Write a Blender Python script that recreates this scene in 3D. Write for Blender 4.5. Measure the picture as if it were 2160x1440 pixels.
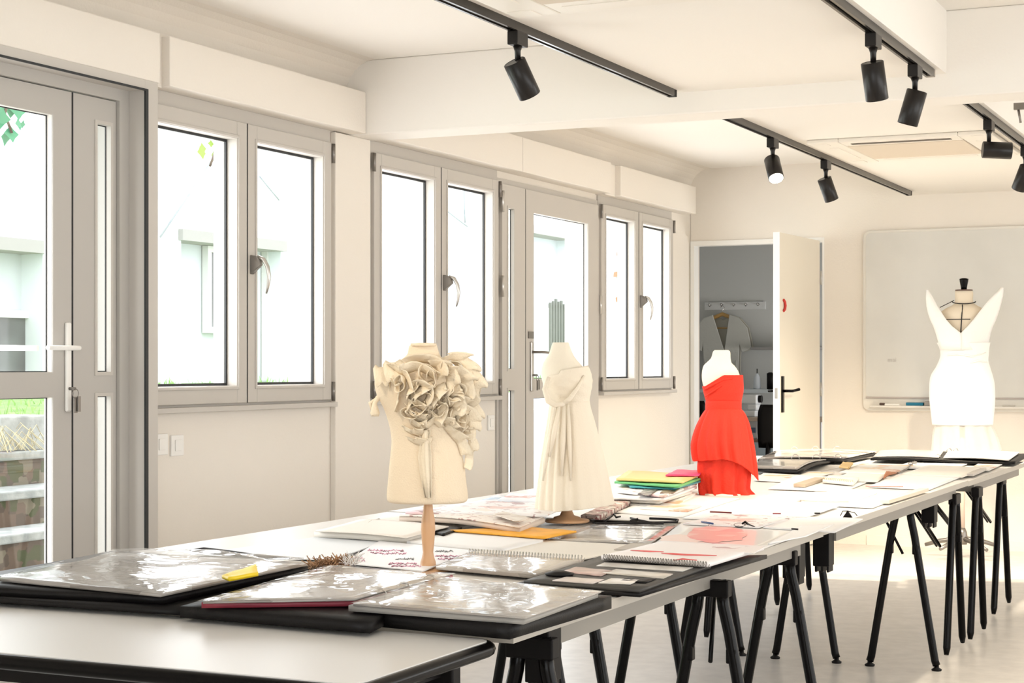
import bpy, bmesh, math, random
from mathutils import Vector, Matrix
R = random.Random(7)
# ---------------------------------------------------------------- camera
F, U0, HOR, HC = 3650.0, 1080.0, 771.0, 1.27
YAW = math.atan2(1700.0, F)
SA, CA = math.sin(YAW), math.cos(YAW)
scene = bpy.context.scene
for o in list(bpy.data.objects): bpy.data.objects.remove(o)
COL = scene.collection
cd = bpy.data.cameras.new('camera'); cam = bpy.data.objects.new('camera', cd); COL.objects.link(cam)
cd.sensor_width = 36; cd.lens = F/2160*36; cd.shift_y = (HOR-720)/2160; cd.clip_end = 200
cam.location = (0, 0, HC); cam.rotation_euler = (math.pi/2, 0, YAW)
scene.camera = cam
# ---------------------------------------------------------------- world, light, exposure
w = bpy.data.worlds.new('sky'); scene.world = w; w.use_nodes = True
bg = w.node_tree.nodes['Background']; bg.inputs[0].default_value = (.93, .97, 1, 1); bg.inputs[1].default_value = 4.3
vs = scene.view_settings
vs.view_transform = 'Standard'; vs.look = 'None'; vs.gamma = 1; vs.exposure = -0.2
try: vs.use_curve_mapping = False
except Exception: pass
def area(name, loc, rot, sx, sy, power, col):
    l = bpy.data.lights.new(name, 'AREA'); l.shape = 'RECTANGLE'; l.size = sx; l.size_y = sy
    l.energy = power; l.color = col
    o = bpy.data.objects.new(name, l); COL.objects.link(o); o.location = loc; o.rotation_euler = rot
    return o
D90 = math.pi/2
# added fill lamps, outside the frame, brightening the room from right and rear
area('right_fill_light', (3.15, 6.3, 1.35), (0, D90+.30, 0), 1.5, 10.5, 62, (1, .88, .74))
area('rear_fill_light', (-0.6, -1.4, 1.4), (D90+.25, 0, 0), 4.5, 1.5, 8, (1, .92, .82))
# daylight pushing in through the left glazing
for y_, z_, sy_, sz_, p_ in ((6.28,1.71,1.4,1.15,26),(8.10,1.71,1.4,1.15,26),(11.05,1.71,1.4,1.15,24),(9.72,1.2,.85,1.9,26),(4.55,1.2,.85,1.9,26)):
    area('daylight_left_glazing', (-4.42, y_, z_), (0, -D90, 0), sz_, sy_, p_, (.98, .98, 1))

# ---------------------------------------------------------------- helpers
def ray(u, v):
    t = (u-U0)/F
    return (-SA+t*CA, CA+t*SA, (HOR-v)/F)
def pz(u, v, z):
    d = ray(u, v); k = (z-HC)/d[2]; return Vector((d[0]*k, d[1]*k, z))
def pxp(u, v, x):
    d = ray(u, v); k = x/d[0]; return Vector((x, d[1]*k, HC+d[2]*k))
def pyp(u, v, y):
    d = ray(u, v); k = y/d[1]; return Vector((d[0]*k, y, HC+d[2]*k))
def pd(u, v, k):
    d = ray(u, v); return Vector((d[0]*k, d[1]*k, HC+d[2]*k))

class MB:
    def __init__(s): s.v = []; s.f = []; s.smooth = []
    def add(s, vs, fs, smooth=False):
        n = len(s.v); s.v += [Vector(p) for p in vs]
        for f in fs: s.f.append([i+n for i in f]); s.smooth.append(smooth)
        return s
    def box(s, a, b):
        x0, y0, z0 = [min(p, q) for p, q in zip(a, b)]; x1, y1, z1 = [max(p, q) for p, q in zip(a, b)]
        return s.add([(x0,y0,z0),(x1,y0,z0),(x1,y1,z0),(x0,y1,z0),(x0,y0,z1),(x1,y0,z1),(x1,y1,z1),(x0,y1,z1)],
              [(0,3,2,1),(4,5,6,7),(0,1,5,4),(1,2,6,5),(2,3,7,6),(3,0,4,7)])
    def ringx(s, x0, x1, y0, y1, z0, z1, w, wb=None, wt=None):
        wb = w if wb is None else wb; wt = w if wt is None else wt
        s.box((x0,y0,z0),(x1,y0+w,z1)); s.box((x0,y1-w,z0),(x1,y1,z1))
        s.box((x0,y0+w,z0),(x1,y1-w,z0+wb)); s.box((x0,y0+w,z1-wt),(x1,y1-w,z1)); return s
    def tube(s, pts, r, n=10, cap=True):
        pts = [Vector(p) for p in pts]; m = len(pts)
        rr = r if isinstance(r, (list, tuple)) else [r]*m
        vs = []; up = None
        for i in range(m):
            t = (pts[min(i+1, m-1)]-pts[max(i-1, 0)]).normalized()
            if up is None:
                up = Vector((0,0,1)) if abs(t.z) < .9 else Vector((1,0,0))
            a = t.cross(up)
            if a.length < 1e-5: a = t.cross(Vector((0,1,0)))
            a.normalize(); b = a.cross(t).normalized(); up = b
            for k in range(n):
                an = 2*math.pi*k/n
                vs.append(pts[i]+a*math.cos(an)*rr[i]+b*math.sin(an)*rr[i])
        fs = []
        for i in range(m-1):
            for k in range(n):
                k2 = (k+1) % n
                fs.append((i*n+k, i*n+k2, (i+1)*n+k2, (i+1)*n+k))
        s.add(vs, fs, True)
        if cap:
            s.f.append([len(s.v)-m*n+k for k in range(n)][::-1]); s.smooth.append(False)
            s.f.append([len(s.v)-n+k for k in range(n)]); s.smooth.append(False)
        return s
    def rings(s, rows, closed=True, cap0=True, cap1=True, smooth=True):
        n = len(rows[0]); m = len(rows); base = len(s.v)
        s.v += [Vector(p) for r in rows for p in r]
        for i in range(m-1):
            for k in range(n if closed else n-1):
                k2 = (k+1) % n
                s.f.append([base+i*n+k, base+i*n+k2, base+(i+1)*n+k2, base+(i+1)*n+k]); s.smooth.append(smooth)
        if cap0: s.f.append([base+k for k in range(n)][::-1]); s.smooth.append(False)
        if cap1: s.f.append([base+(m-1)*n+k for k in range(n)]); s.smooth.append(False)
        return s
    def lathe(s, prof, c=(0,0,0), n=24):
        rows = [[(c[0]+r*math.cos(2*math.pi*k/n), c[1]+r*math.sin(2*math.pi*k/n), c[2]+z) for k in range(n)] for r, z in prof]
        return s.rings(rows)
    def prism(s, pts, z0, z1):
        n = len(pts)
        return s.add([(p[0],p[1],z0) for p in pts]+[(p[0],p[1],z1) for p in pts],
            [tuple(range(n))[::-1], tuple(range(n, 2*n))]+[(k,(k+1)%n,n+(k+1)%n,n+k) for k in range(n)])
    def build(s, name, m, parent=None, bevel=0, solid=0, sub=0, origin=None):
        me = bpy.data.meshes.new(name)
        if parent is not None: o0 = Vector((0,0,0))
        elif origin is not None: o0 = Vector(origin)
        else:
            xs = [p.x for p in s.v]; ys = [p.y for p in s.v]; zs = [p.z for p in s.v]
            o0 = Vector(((min(xs)+max(xs))/2, (min(ys)+max(ys))/2, min(zs)))
        me.from_pydata([tuple(p-o0) for p in s.v], [], s.f)
        me.polygons.foreach_set('use_smooth', s.smooth); me.update()
        bm = bmesh.new(); bm.from_mesh(me); bmesh.ops.recalc_face_normals(bm, faces=bm.faces); bm.to_mesh(me); bm.free()
        for mm in (m if isinstance(m, list) else [m]): me.materials.append(mm)
        o = bpy.data.objects.new(name, me); COL.objects.link(o); o.location = o0
        if parent is not None:
            o.parent = parent
            # geometry given in world or local space: parents are identity-rotated unless 'local'
            if not parent.get('_local'):
                o.location = -world_of(parent)
        if bevel:
            b = o.modifiers.new('b', 'BEVEL'); b.width = bevel; b.segments = 2; b.limit_method = 'ANGLE'
        if solid:
            q = o.modifiers.new('s', 'SOLIDIFY'); q.thickness = solid; q.offset = 0
        if sub:
            q = o.modifiers.new('u', 'SUBSURF'); q.levels = sub; q.render_levels = sub
        return o
def world_of(o):
    v = Vector(o.location); p = o.parent
    while p: v += Vector(p.location); p = p.parent
    return v
def tag(o, label=None, cat=None, group=None, kind=None):
    if label: o['label'] = label
    if cat: o['category'] = cat
    if group: o['group'] = group
    if kind: o['kind'] = kind
    return o
def empty(name, loc, rz=0, local=False):
    o = bpy.data.objects.new(name, None); COL.objects.link(o); o.location = loc; o.rotation_euler = (0,0,rz)
    o.empty_display_size = .1
    if local: o['_local'] = True
    return o
def sempty(name, loc, label=None):
    return tag(empty(name, loc), label, None, None, 'structure')
def kids(o): return [c for c in bpy.data.objects if c.parent == o]
def copy_tree(o, parent=None):
    c = o.copy(); COL.objects.link(c)
    if parent: c.parent = parent
    for ch in kids(o): copy_tree(ch, c)
    return c

# ---------------------------------------------------------------- materials
def mat(name, col, rough=.5, metal=0, bump=0, bscale=60, var=0, vscale=5, coat=0, spec=None, alpha=1, trans=0, emit=None, es=0, aniso=None):
    m = bpy.data.materials.new(name); m.use_nodes = True; nt = m.node_tree; b = nt.nodes['Principled BSDF']
    c = (*col, 1); b.inputs['Base Color'].default_value = c
    b.inputs['Roughness'].default_value = rough; b.inputs['Metallic'].default_value = metal
    if coat: b.inputs['Coat Weight'].default_value = coat; b.inputs['Coat Roughness'].default_value = .06
    if spec is not None: b.inputs['Specular IOR Level'].default_value = spec
    if alpha < 1: b.inputs['Alpha'].default_value = alpha
    if trans: b.inputs['Transmission Weight'].default_value = trans
    if emit: b.inputs['Emission Color'].default_value = (*emit, 1); b.inputs['Emission Strength'].default_value = es
    tc = nt.nodes.new('ShaderNodeTexCoord')
    if bump:
        n = nt.nodes.new('ShaderNodeTexNoise'); n.inputs['Scale'].default_value = bscale; n.inputs['Detail'].default_value = 4
        bp = nt.nodes.new('ShaderNodeBump'); bp.inputs['Strength'].default_value = bump; bp.inputs['Distance'].default_value = .01
        nt.links.new(tc.outputs['Object'], n.inputs['Vector']); nt.links.new(n.outputs['Fac'], bp.inputs['Height'])
        nt.links.new(bp.outputs['Normal'], b.inputs['Normal'])
    if var:
        n = nt.nodes.new('ShaderNodeTexNoise'); n.inputs['Scale'].default_value = vscale; n.inputs['Detail'].default_value = 5
        r = nt.nodes.new('ShaderNodeValToRGB')
        r.color_ramp.elements[0].position = .3; r.color_ramp.elements[1].position = .7
        r.color_ramp.elements[0].color = (*[x*(1-var) for x in col], 1); r.color_ramp.elements[1].color = (*[min(1, x*(1+var)) for x in col], 1)
        nt.links.new(tc.outputs['Object'], n.inputs['Vector']); nt.links.new(n.outputs['Fac'], r.inputs['Fac'])
        nt.links.new(r.outputs['Color'], b.inputs['Base Color'])
    return m
def printed(name, base, inks, scale=8, amount=.45, rough=.4, line=0, coat=0):
    """paper with blocks of printed ink: voronoi cells coloured by a ramp"""
    m = mat(name, base, rough, coat=coat); nt = m.node_tree; b = nt.nodes['Principled BSDF']
    tc = nt.nodes.new('ShaderNodeTexCoord'); v = nt.nodes.new('ShaderNodeTexVoronoi'); v.inputs['Scale'].default_value = scale
    v.distance = 'CHEBYCHEV'
    mp = nt.nodes.new('ShaderNodeMapping'); mp.inputs['Rotation'].default_value = (0, 0, .1)
    nt.links.new(tc.outputs['Object'], mp.inputs['Vector']); nt.links.new(mp.outputs['Vector'], v.inputs['Vector'])
    sp = nt.nodes.new('ShaderNodeSeparateColor'); nt.links.new(v.outputs['Color'], sp.inputs[0])
    r = nt.nodes.new('ShaderNodeValToRGB'); r.color_ramp.interpolation = 'CONSTANT'
    e = r.color_ramp.elements; e[0].color = (*base, 1); e[0].position = 0; e[1].position = 1-amount; e[1].color = (*inks[0], 1)
    for i, c in enumerate(inks[1:], 1):
        q = e.new(1-amount+amount*i/len(inks)); q.color = (*c, 1)
    nt.links.new(sp.outputs[0], r.inputs['Fac'])
    out = r.outputs['Color']
    if line:
        wv = nt.nodes.new('ShaderNodeTexNoise'); wv.inputs['Scale'].default_value = line; wv.inputs['Detail'].default_value = 3
        r2 = nt.nodes.new('ShaderNodeValToRGB'); r2.color_ramp.elements[0].position = .60; r2.color_ramp.elements[1].position = .63
        mx = nt.nodes.new('ShaderNodeMix'); mx.data_type = 'RGBA'
        nt.links.new(mp.outputs['Vector'], wv.inputs['Vector']); nt.links.new(wv.outputs['Fac'], r2.inputs['Fac'])
        nt.links.new(r2.outputs['Color'], mx.inputs[0]); nt.links.new(out, mx.inputs[6]); mx.inputs[7].default_value = (*inks[-1], 1)
        out = mx.outputs[2]
    nt.links.new(out, b.inputs['Base Color'])
    return m
def glassmat(name, tint=(1,1,1), g=.06):
    m = bpy.data.materials.new(name); m.use_nodes = True; nt = m.node_tree; nt.nodes.clear()
    o = nt.nodes.new('ShaderNodeOutputMaterial'); t = nt.nodes.new('ShaderNodeBsdfTransparent'); t.inputs[0].default_value = (*tint, 1)
    gl = nt.nodes.new('ShaderNodeBsdfGlossy'); gl.inputs['Roughness'].default_value = .02
    mx = nt.nodes.new('ShaderNodeMixShader'); mx.inputs[0].default_value = g
    nt.links.new(t.outputs[0], mx.inputs[1]); nt.links.new(gl.outputs[0], mx.inputs[2]); nt.links.new(mx.outputs[0], o.inputs[0])
    return m
WALL = mat('white_plaster', (.81,.755,.68), .85, bump=.12, bscale=90)
CEIL = mat('ceiling_paint', (.85,.81,.75), .9, bump=.06, bscale=70)
FLOOR = mat('grey_vinyl_floor', (.63,.60,.565), .34, var=.08, vscale=14)
FRAME = mat('grey_aluminium_frame', (.54,.505,.46), .5)
FRAMED = mat('door_grey_frame', (.47,.445,.41), .5)
GASK = mat('black_rubber', (.012,.014,.016), .5)
GLASS = glassmat('window_glass')
WHITEM = mat('white_lacquer', (.86,.84,.80), .35)
METAL = mat('brushed_metal', (.55,.53,.50), .3, .9)
STEEL = mat('dark_metal', (.25,.23,.21), .35, .8)
BLACK = mat('black_powder_coat', (.003,.0025,.0025), .22, spec=.14)
BLACKM = mat('matte_black_plastic', (.005,.004,.004), .45, spec=.15)
TOP = mat('white_laminate', (.76,.735,.70), .36, spec=.4)
TOPEDGE = mat('beige_edge_band', (.50,.46,.40), .5)
APRON = mat('grey_apron', (.26,.24,.21), .5)
# ---------------------------------------------------------------- room shell
WX, BY = -4.22, 12.19          # left wall plane, back wall plane
HZ, SZ = 2.725, 2.466          # high ceiling, lowered ceiling
S = 'structure'
def st(mb, name, m, **k): return tag(mb.build(name, m, **k), kind=S)
st(MB().box((-4.6,-1.6,-.1), (3.3,15.2,0)), 'floor', FLOOR)
st(MB().box((-4.5,-1.6,HZ), (3.3,12.4,HZ+.12)), 'ceiling', CEIL)
# left wall: solid pieces around the openings
D1 = (3.2, 5.464); W1 = (5.553, 7.01); W2 = (7.382, 8.835); D2 = (8.838, 10.345); W3 = (10.35, 11.75)
WZ = (1.09, 2.335); DZ = 2.335
lw = MB()
T0 = WX-.22
lw.box((T0,-1.6,0), (WX,D1[0],HZ)); lw.box((T0,D1[0],DZ+.03), (WX,W1[0],HZ)); lw.box((T0,D1[1],0), (WX,W1[0],DZ+.03))
for a, b in (W1, W2, W3): lw.box((T0,a,0), (WX,b,WZ[0])); lw.box((T0,a,WZ[1]), (WX,b,HZ))
lw.box((T0,W1[1],0), (WX,W2[0],HZ)); lw.box((T0,D2[0],WZ[1]), (WX,W3[0],HZ)); lw.box((T0,D2[1],0),(WX,W3[0],WZ[1]))
lw.box((T0,W3[1],0), (WX,12.4,HZ))
lw.box((T0,D1[0],0), (WX,D1[1],.12)); lw.box((T0,D2[0],0), (WX,D2[1],.12))
# rounded plaster cove where wall meets ceiling
cv = []
for k in range(7):
    a = k/6*math.pi/2; cv.append((WX+.16*(1-math.sin(a)), HZ-.16*(1-math.cos(a))))
rows = [[(x, y, z) for x, z in cv]+[(WX-.01, y, HZ+.01)] for y in (-1.6, 12.3)]
lw.rings(rows, smooth=False)
st(lw, 'wall_left', WALL)
# back wall with doorway
DX0, DX1, DH = -4.185, -3.222, 2.155
bw = MB().box((-4.44,BY+.005,0), (DX0-.03,BY+.08,HZ)).box((DX0-.03,BY,DH+.035), (DX1+.014,BY+.08,HZ)).box((DX1+.014,BY,0), (3.3,BY+.08,HZ))
st(bw, 'wall_back', WALL)
# right and rear walls stand outside the frame and have window openings
st(MB().box((3.2,-1.6,0),(3.35,12.3,.6)).box((3.2,-1.6,2.35),(3.35,12.3,HZ)).box((3.2,-1.6,.6),(3.35,.9,2.35)).box((3.2,7.1,.6),(3.35,8.6,2.35)).box((3.2,11.8,.6),(3.35,12.3,2.35)), 'wall_right', WALL)
st(MB().box((-4.4,-1.75,0),(3.3,-1.6,.6)).box((-4.4,-1.75,2.4),(3.3,-1.6,HZ)).box((-4.4,-1.75,.6),(-3,-1.6,2.4)).box((1.8,-1.75,.6),(3.3,-1.6,2.4)), 'wall_rear', WALL)
# cross beam, lowered ceiling strip in two bays
st(MB().box((WX,7.18,2.37), (3.2,7.405,HZ)), 'trim_1', CEIL, bevel=.006)
st(MB().box((-2.60,-1.6,SZ), (-1.38,7.18,HZ)), 'trim_2', CEIL)
st(MB().box((-2.60,7.405,SZ), (-1.38,BY,HZ)), 'trim_3', CEIL)
st(MB().box((WX,W1[1]+.02,0), (WX+.03,W2[0]-.02,2.37)), 'trim_4', WALL, bevel=.004)
# roller shutter boxes above the glazing (protruding valances)
def valance(y0, y1, n):
    st(MB().box((WX,y0,2.375), (-4.11,y1,2.572)), 'trim_%d' % n, WALL, bevel=.004)
valance(-1.5, 5.562, 5); valance(5.625, 7.178, 6); valance(7.41, 8.97, 7); valance(8.974, 10.33, 8); valance(10.50, 12.0, 9)
st(MB().box((WX,5.562,2.37),(-4.15,5.625,2.572)).box((WX,10.33,2.37),(-4.15,10.50,2.572)), 'trim_10', WALL)
st(MB().box((-2.9,BY-.012,0),(3.2,BY,.07)), 'baseboard_back', WALL)
st(MB().box((WX,5.6,0),(WX+.012,8.83,.07)).box((WX,10.35,0),(WX+.012,BY,.07)), 'baseboard_left', WALL)
# surround of the near glazed door
st(MB().box((WX,5.464,.0),(-4.11,5.548,2.375)), 'trim_11', FRAME, bevel=.002)
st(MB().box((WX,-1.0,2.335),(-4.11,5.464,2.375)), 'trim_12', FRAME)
st(MB().box((-4.112,5.462,.05),(-4.105,5.480,2.340)), 'trim_13', GASK)
st(MB().box((-4.112,3.2,2.332),(-4.105,5.462,2.340)), 'trim_14', GASK)

# ---- windows
def handle(parent, x, y, z):
    h = MB().add([(x,y-.016,z-.035),(x,y+.014,z-.035),(x,y+.014,z+.05),(x,y-.016,z+.05),(x+.05,y-.006,z+.005),(x+.05,y+.012,z+.005),(x+.045,y+.010,z+.035),(x+.03,y-.012,z+.045)],[(0,1,2,3),(4,7,6,5),(0,4,5,1),(1,5,6,2),(2,6,7,3),(3,7,4,0)]).build('handle', STEEL, parent, bevel=.003)
    pts = [(x+.030,y,z+.042),(x+.055,y+.006,z+.030),(x+.073,y+.010,z-.002),(x+.080,y+.012,z-.045),(x+.075,y+.012,z-.085),(x+.066,y+.012,z-.118)]
    MB().tube(pts, [.008,.010,.010,.009,.007,.004], 8).build('lever', METAL, h)
def sash(parent, y0, y1, z0, z1, w=.075, name='sash', x=None):
    x = WX if x is None else x
    s = MB().ringx(x-.035, x+.03, y0+.002, y1-.002, z0, z1, w).build(name, FRAME, parent, bevel=.003)
    MB().ringx(x-.02, x+.036, y0+w-.016, y1-w+.016, z0+w-.016, z1-w+.016, .013).build('glazing_bead', FRAME, s, bevel=.003)
    MB().ringx(x-.032, x-.022, y0+w-.001, y1-w+.001, z0+w-.001, z1-w+.001, .012).build('gasket', GASK, s)
    MB().ringx(x-.10, x-.036, y0+.012, y1-.012, z0+.012, z1-.012, w-.022).build('outer_frame', FRAME, s)
    MB().box((x-.029,y0+w-.01,z0+w-.01),(x-.026,y1-w+.01,z1-w+.01)).build('glass', GLASS, s)
    return s
def hinge(parent, y, z, h=.09):
    MB().tube([(WX+.035,y,z-h/2),(WX+.035,y,z+h/2)], .009, 10).build('hinge', STEEL, parent)
def window(n, y0, y1, ym, label):
    r = sempty('window_%d' % n, (WX, y0, WZ[0]), label)
    MB().ringx(WX-.12, WX+.012, y0, y1, WZ[0], WZ[1], .022).build('window_frame', FRAME, r)
    MB().box((WX,y0-.0,WZ[0]-.012),(WX+.055,y1,WZ[0]+.010)).build('window_sill', FRAME, r, bevel=.003)
    MB().box((WX-.03,y0,WZ[1]),(WX+.012,y1,2.374)).build('head_shade_strip', FRAME, r)  # grey strip standing in for the shade under the valance
    a = sash(r, y0+.015, ym, WZ[0]+.02, WZ[1]-.02); b = sash(r, ym, y1-.015, WZ[0]+.02, WZ[1]-.02)
    MB().box((WX+.0305,ym-.0025,WZ[0]+.02),(WX+.0315,ym+.0025,WZ[1]-.02)).build('seam', GASK, r)
    handle(b, WX+.03, ym+.035, 1.70)
    for yy in (y0+.008, y1-.008):
        for zz in (WZ[0]+.06, WZ[1]-.07): hinge(r, yy, zz)
    return r
window(1, W1[0], W1[1], 6.29, 'grey framed double casement window beside the near glazed door')
window(2, W2[0], W2[1], 8.112, 'grey double casement window between the column and the far glazed door')
window(3, W3[0], W3[1], 11.04, 'grey double casement window nearest the back wall')

# ---- near glazed door
def key_ring(parent, x, y, z):
    k = MB().tube([(x,y,z),(x+.03,y,z)], .006, 8)
    k.tube([(x+.03+.0,y+.018*math.sin(a/8*6.283),z-.018+.018*math.cos(a/8*6.283)) for a in range(9)], .0018, 6)
    k.box((x+.026,y-.004,z-.09),(x+.03,y+.012,z-.03)); k.box((x+.034,y+.008,z-.085),(x+.037,y+.022,z-.028))
    k.build('keys', STEEL, parent)
def door_glass(leaf, x, y0, y1, z0, z1):
    MB().ringx(x-.010,x-.0065,y0,y1,z0,z1,.005).build('gasket', GASK, leaf)
    MB().ringx(x-.010,x+.0165,y0-.012,y1+.012,z0-.012,z1+.012,.0135).build('glazing_bead', FRAME, leaf)
    MB().box((x-.010,y0+.001,z0+.001),(x-.007,y1-.001,z1-.001)).build('glass', GLASS, leaf)
def leafpanel(parent, x0, x1, y0, y1, z0, z1, gy0, gy1, panes, m, name):
    b = MB(); b.box((x0,y0,z0),(x1,gy0,z1)); b.box((x0,gy1,z0),(x1,y1,z1))
    zz = z0
    for (a, c) in panes: b.box((x0,gy0,zz),(x1,gy1,a)); zz = c
    b.box((x0,gy0,zz),(x1,gy1,z1))
    l = b.build(name, m, parent)
    for (a, c) in panes: door_glass(l, (x0+x1)/2, gy0, gy1, a, c)
    return l
r = sempty('door_1', (WX, D1[0], 0), 'large grey glazed double door at the left edge')
MB().box((-4.31,5.405,.12),(-4.185,5.4635,2.335)).box((-4.31,3.2,2.29),(-4.185,5.405,2.335)).build('door_frame', FRAMED, r)
l = leafpanel(r, -4.24, -4.20, 4.06, 5.140, .13, 2.286, 4.19, 5.035, [(.27,1.155),(1.245,2.19)], FRAMED, 'door_leaf')
hp = MB().box((-4.20,5.098,1.10),(-4.188,5.128,1.43)).build('handle_plate', WHITEM, l, bevel=.006)
MB().tube([(-4.19,5.112,1.335),(-4.14,5.112,1.335),(-4.135,5.10,1.335),(-4.135,4.93,1.335)], .0095, 10).build('door_handle', WHITEM, l)
MB().tube([(-4.30,5.07,1.335),(-4.34,5.06,1.335),(-4.34,4.85,1.335)], .011, 10).build('door_handle', WHITEM, l)
key_ring(l, -4.19, 5.113, 1.185)
l = leafpanel(r, -4.225, -4.20, 5.147, 5.402, .13, 2.286, 5.285, 5.368, [(.27,1.155),(1.245,2.19)], FRAMED, 'door_leaf')
MB().box((-4.20,5.141,.13),(-4.197,5.146,2.286)).build('seam', GASK, r)
# ---- far glazed door
r = sempty('door_2', (WX, D2[0], 0), 'grey glazed door with a narrow fixed leaf between the two far windows')
MB().box((-4.31,D2[0],.12),(WX+.01,D2[0]+.025,WZ[1])).box((-4.31,D2[1]-.03,.12),(WX+.01,D2[1],WZ[1])).box((-4.31,D2[0]+.025,WZ[1]-.03),(WX+.01,D2[1]-.03,WZ[1])).build('door_frame', FRAME, r)
l = leafpanel(r, -4.215, -4.19, 8.865, 9.180, .13, 2.30, 8.94, 9.020, [(.27,1.13),(1.25,2.17)], FRAME, 'door_leaf')
l = leafpanel(r, -4.235, -4.19, 9.190, 10.312, .13, 2.30, 9.30, 10.14, [(.27,1.08),(1.19,2.17)], FRAME, 'door_leaf')
MB().box((-4.20,9.1805,.13),(-4.192,9.1895,2.30)).build('seam', GASK, r)
MB().box((-4.19,9.245,1.12),(-4.178,9.28,1.41)).build('handle_plate', METAL, l, bevel=.005)
MB().box((-4.19,9.215,1.43),(-4.182,9.285,1.47)).build('strike_plate', STEEL, l)
MB().tube([(-4.18,9.263,1.35),(-4.13,9.263,1.35),(-4.12,9.28,1.35),(-4.115,9.385,1.345),(-4.12,9.485,1.315)], .008, 10).build('door_handle', STEEL, l)
key_ring(l, -4.18, 9.263, 1.215)
for zz in (1.72, 2.2, .5): MB().tube([(-4.18,8.85,zz-.06),(-4.18,8.85,zz+.06)], .011, 10).build('hinge', METAL, r)
MB().tube([(-4.18,10.325,1.6),(-4.18,10.325,1.72)], .010, 10).build('hinge', METAL, r)
# ---- back door
r = sempty('door_3', (-3.7, BY, 0), 'cream flush door standing open into the room by the whiteboard')
MB().box((DX0-.03,BY-.010,0),(DX0,BY+.085,DH+.035)).box((DX1,BY-.004,0),(DX1+.014,BY+.085,DH+.035)).box((DX0,BY-.010,DH),(DX1,BY+.085,DH+.035)).build('door_frame', mat('white_door_paint',(.88,.87,.84),.4), r)
DOORM = mat('cream_door_paint', (.80,.74,.63), .5)
lf = MB().prism([(-3.312,11.27),(-3.270,11.27),(-3.236,12.172),(-3.278,12.172)],.01,2.165).build('door_leaf', DOORM, r, bevel=.002)
EDGE = mat('white_door_edge', (.90,.90,.90), .4)
MB().box((-3.313,11.262,.01),(-3.269,11.27,2.165)).build('edge_strip', EDGE, lf)
MB().box((-3.300,11.258,1.05),(-3.282,11.2625,1.12)).build('latch_plate', METAL, lf)
MB().box((-3.272,11.30,.955),(-3.258,11.345,1.20)).build('handle_plate', BLACK, lf, bevel=.003)
MB().tube([(-3.262,11.322,1.10),(-3.205,11.322,1.10),(-3.200,11.34,1.10),(-3.200,11.43,1.105),(-3.185,11.45,1.11)], .010, 10).build('door_handle', BLACK, lf)
MB().tube([(-3.310,11.322,1.10),(-3.36,11.322,1.10),(-3.36,11.36,1.10)], .010, 10).build('door_handle', BLACK, lf)
for zz in (.3, 1.1, 1.9): MB().tube([(-3.229,12.176,zz-.05),(-3.229,12.176,zz+.05)], .006, 8).build('hinge', METAL, r)
RED = mat('red_magnet', (.55,.03,.02), .4)
mg = MB().tube([(-3.263,11.335,1.715),(-3.258,11.355,1.70),(-3.257,11.363,1.675),(-3.258,11.355,1.65),(-3.263,11.338,1.638)], .009, 8)
tag(mg.build('door_hook', RED), 'small curved red hook stuck on the open cream door', 'hook')

# ---- wall switches / outlets
def plate(u, v, label, cat='socket', wdt=.085, hgt=.085):
    c = pxp(u, v, WX)
    r = empty('wall_socket' if cat == 'socket' else 'light_switch', (WX, c.y, c.z-hgt/2)); tag(r, label, cat)
    MB().box((WX,c.y-wdt/2,c.z-hgt/2),(WX+.010,c.y+wdt/2,c.z+hgt/2)).build('cover_plate', WHITEM, r, bevel=.003)
    MB().box((WX+.010,c.y-wdt*.24,c.z-hgt*.27),(WX+.015,c.y+wdt*.24,c.z+hgt*.27)).build('rocker', WHITEM, r, bevel=.002)
plate(371, 939, 'white square wall socket under the near window, right one of the pair')
plate(337, 937, 'white wall socket right beside the near door frame, half hidden')
plate(1034, 891, 'small white light switch on the wall left of the far glazed door', 'switch', .08, .085)

# ---- whiteboard
wb0 = pyp(1822, 487, BY); wb1 = pyp(1822, 852, BY)
WBX = pyp(1822, 600, BY).x
r = empty('whiteboard', (WBX+1.2, BY-.02, wb1.z)); tag(r, 'large wall mounted whiteboard with rounded corners and a pen tray', 'whiteboard')
BOARD = mat('whiteboard_enamel', (.68,.67,.63), .12, var=.02)
zt, zb = wb0.z, pyp(1822, 836, BY).z
def rrect(x0, x1, z0, z1, rad, n=5):
    out = []
    for cx, cz, a0 in ((x1-rad,z1-rad,0),(x0+rad,z1-rad,90),(x0+rad,z0+rad,180),(x1-rad,z0+rad,270)):
        for k in range(n+1):
            a = math.radians(a0+90*k/n); out.append((cx+rad*math.cos(a), cz+rad*math.sin(a)))
    return out
x0, x1 = WBX, WBX+2.4
def panelxz(pts, y0, y1):
    n = len(pts); return MB().add([(p[0],y0,p[1]) for p in pts]+[(p[0],y1,p[1]) for p in pts], [tuple(range(n))[::-1], tuple(range(n,2*n))]+[(k,(k+1)%n,n+(k+1)%n,n+k) for k in range(n)])
o_ = rrect(x0, x1, zb-.10, zt, .05); i_ = rrect(x0+.022, x1-.022, zb, zt-.02, .03)
panelxz(o_, BY-.026, BY-.0005).build('board_frame', mat('white_board_frame', (.74,.71,.65), .4), r, bevel=.005)
panelxz(i_, BY-.030, BY-.0262).build('writing_surface', BOARD, r)
MB().box((x0+.06,BY-.085,zb-.075),(x1-.06,BY-.026,zb-.060)).build('pen_tray', mat('tray_metal', (.72,.69,.64), .35), r, bevel=.003)
MB().box((x0+.022,BY-.034,zb-.012),(x1-.022,BY-.030,zb+.0)).build('lower_rail', mat('rail_grey',(.45,.40,.37),.4), r)
tz = zb-.060
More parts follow.
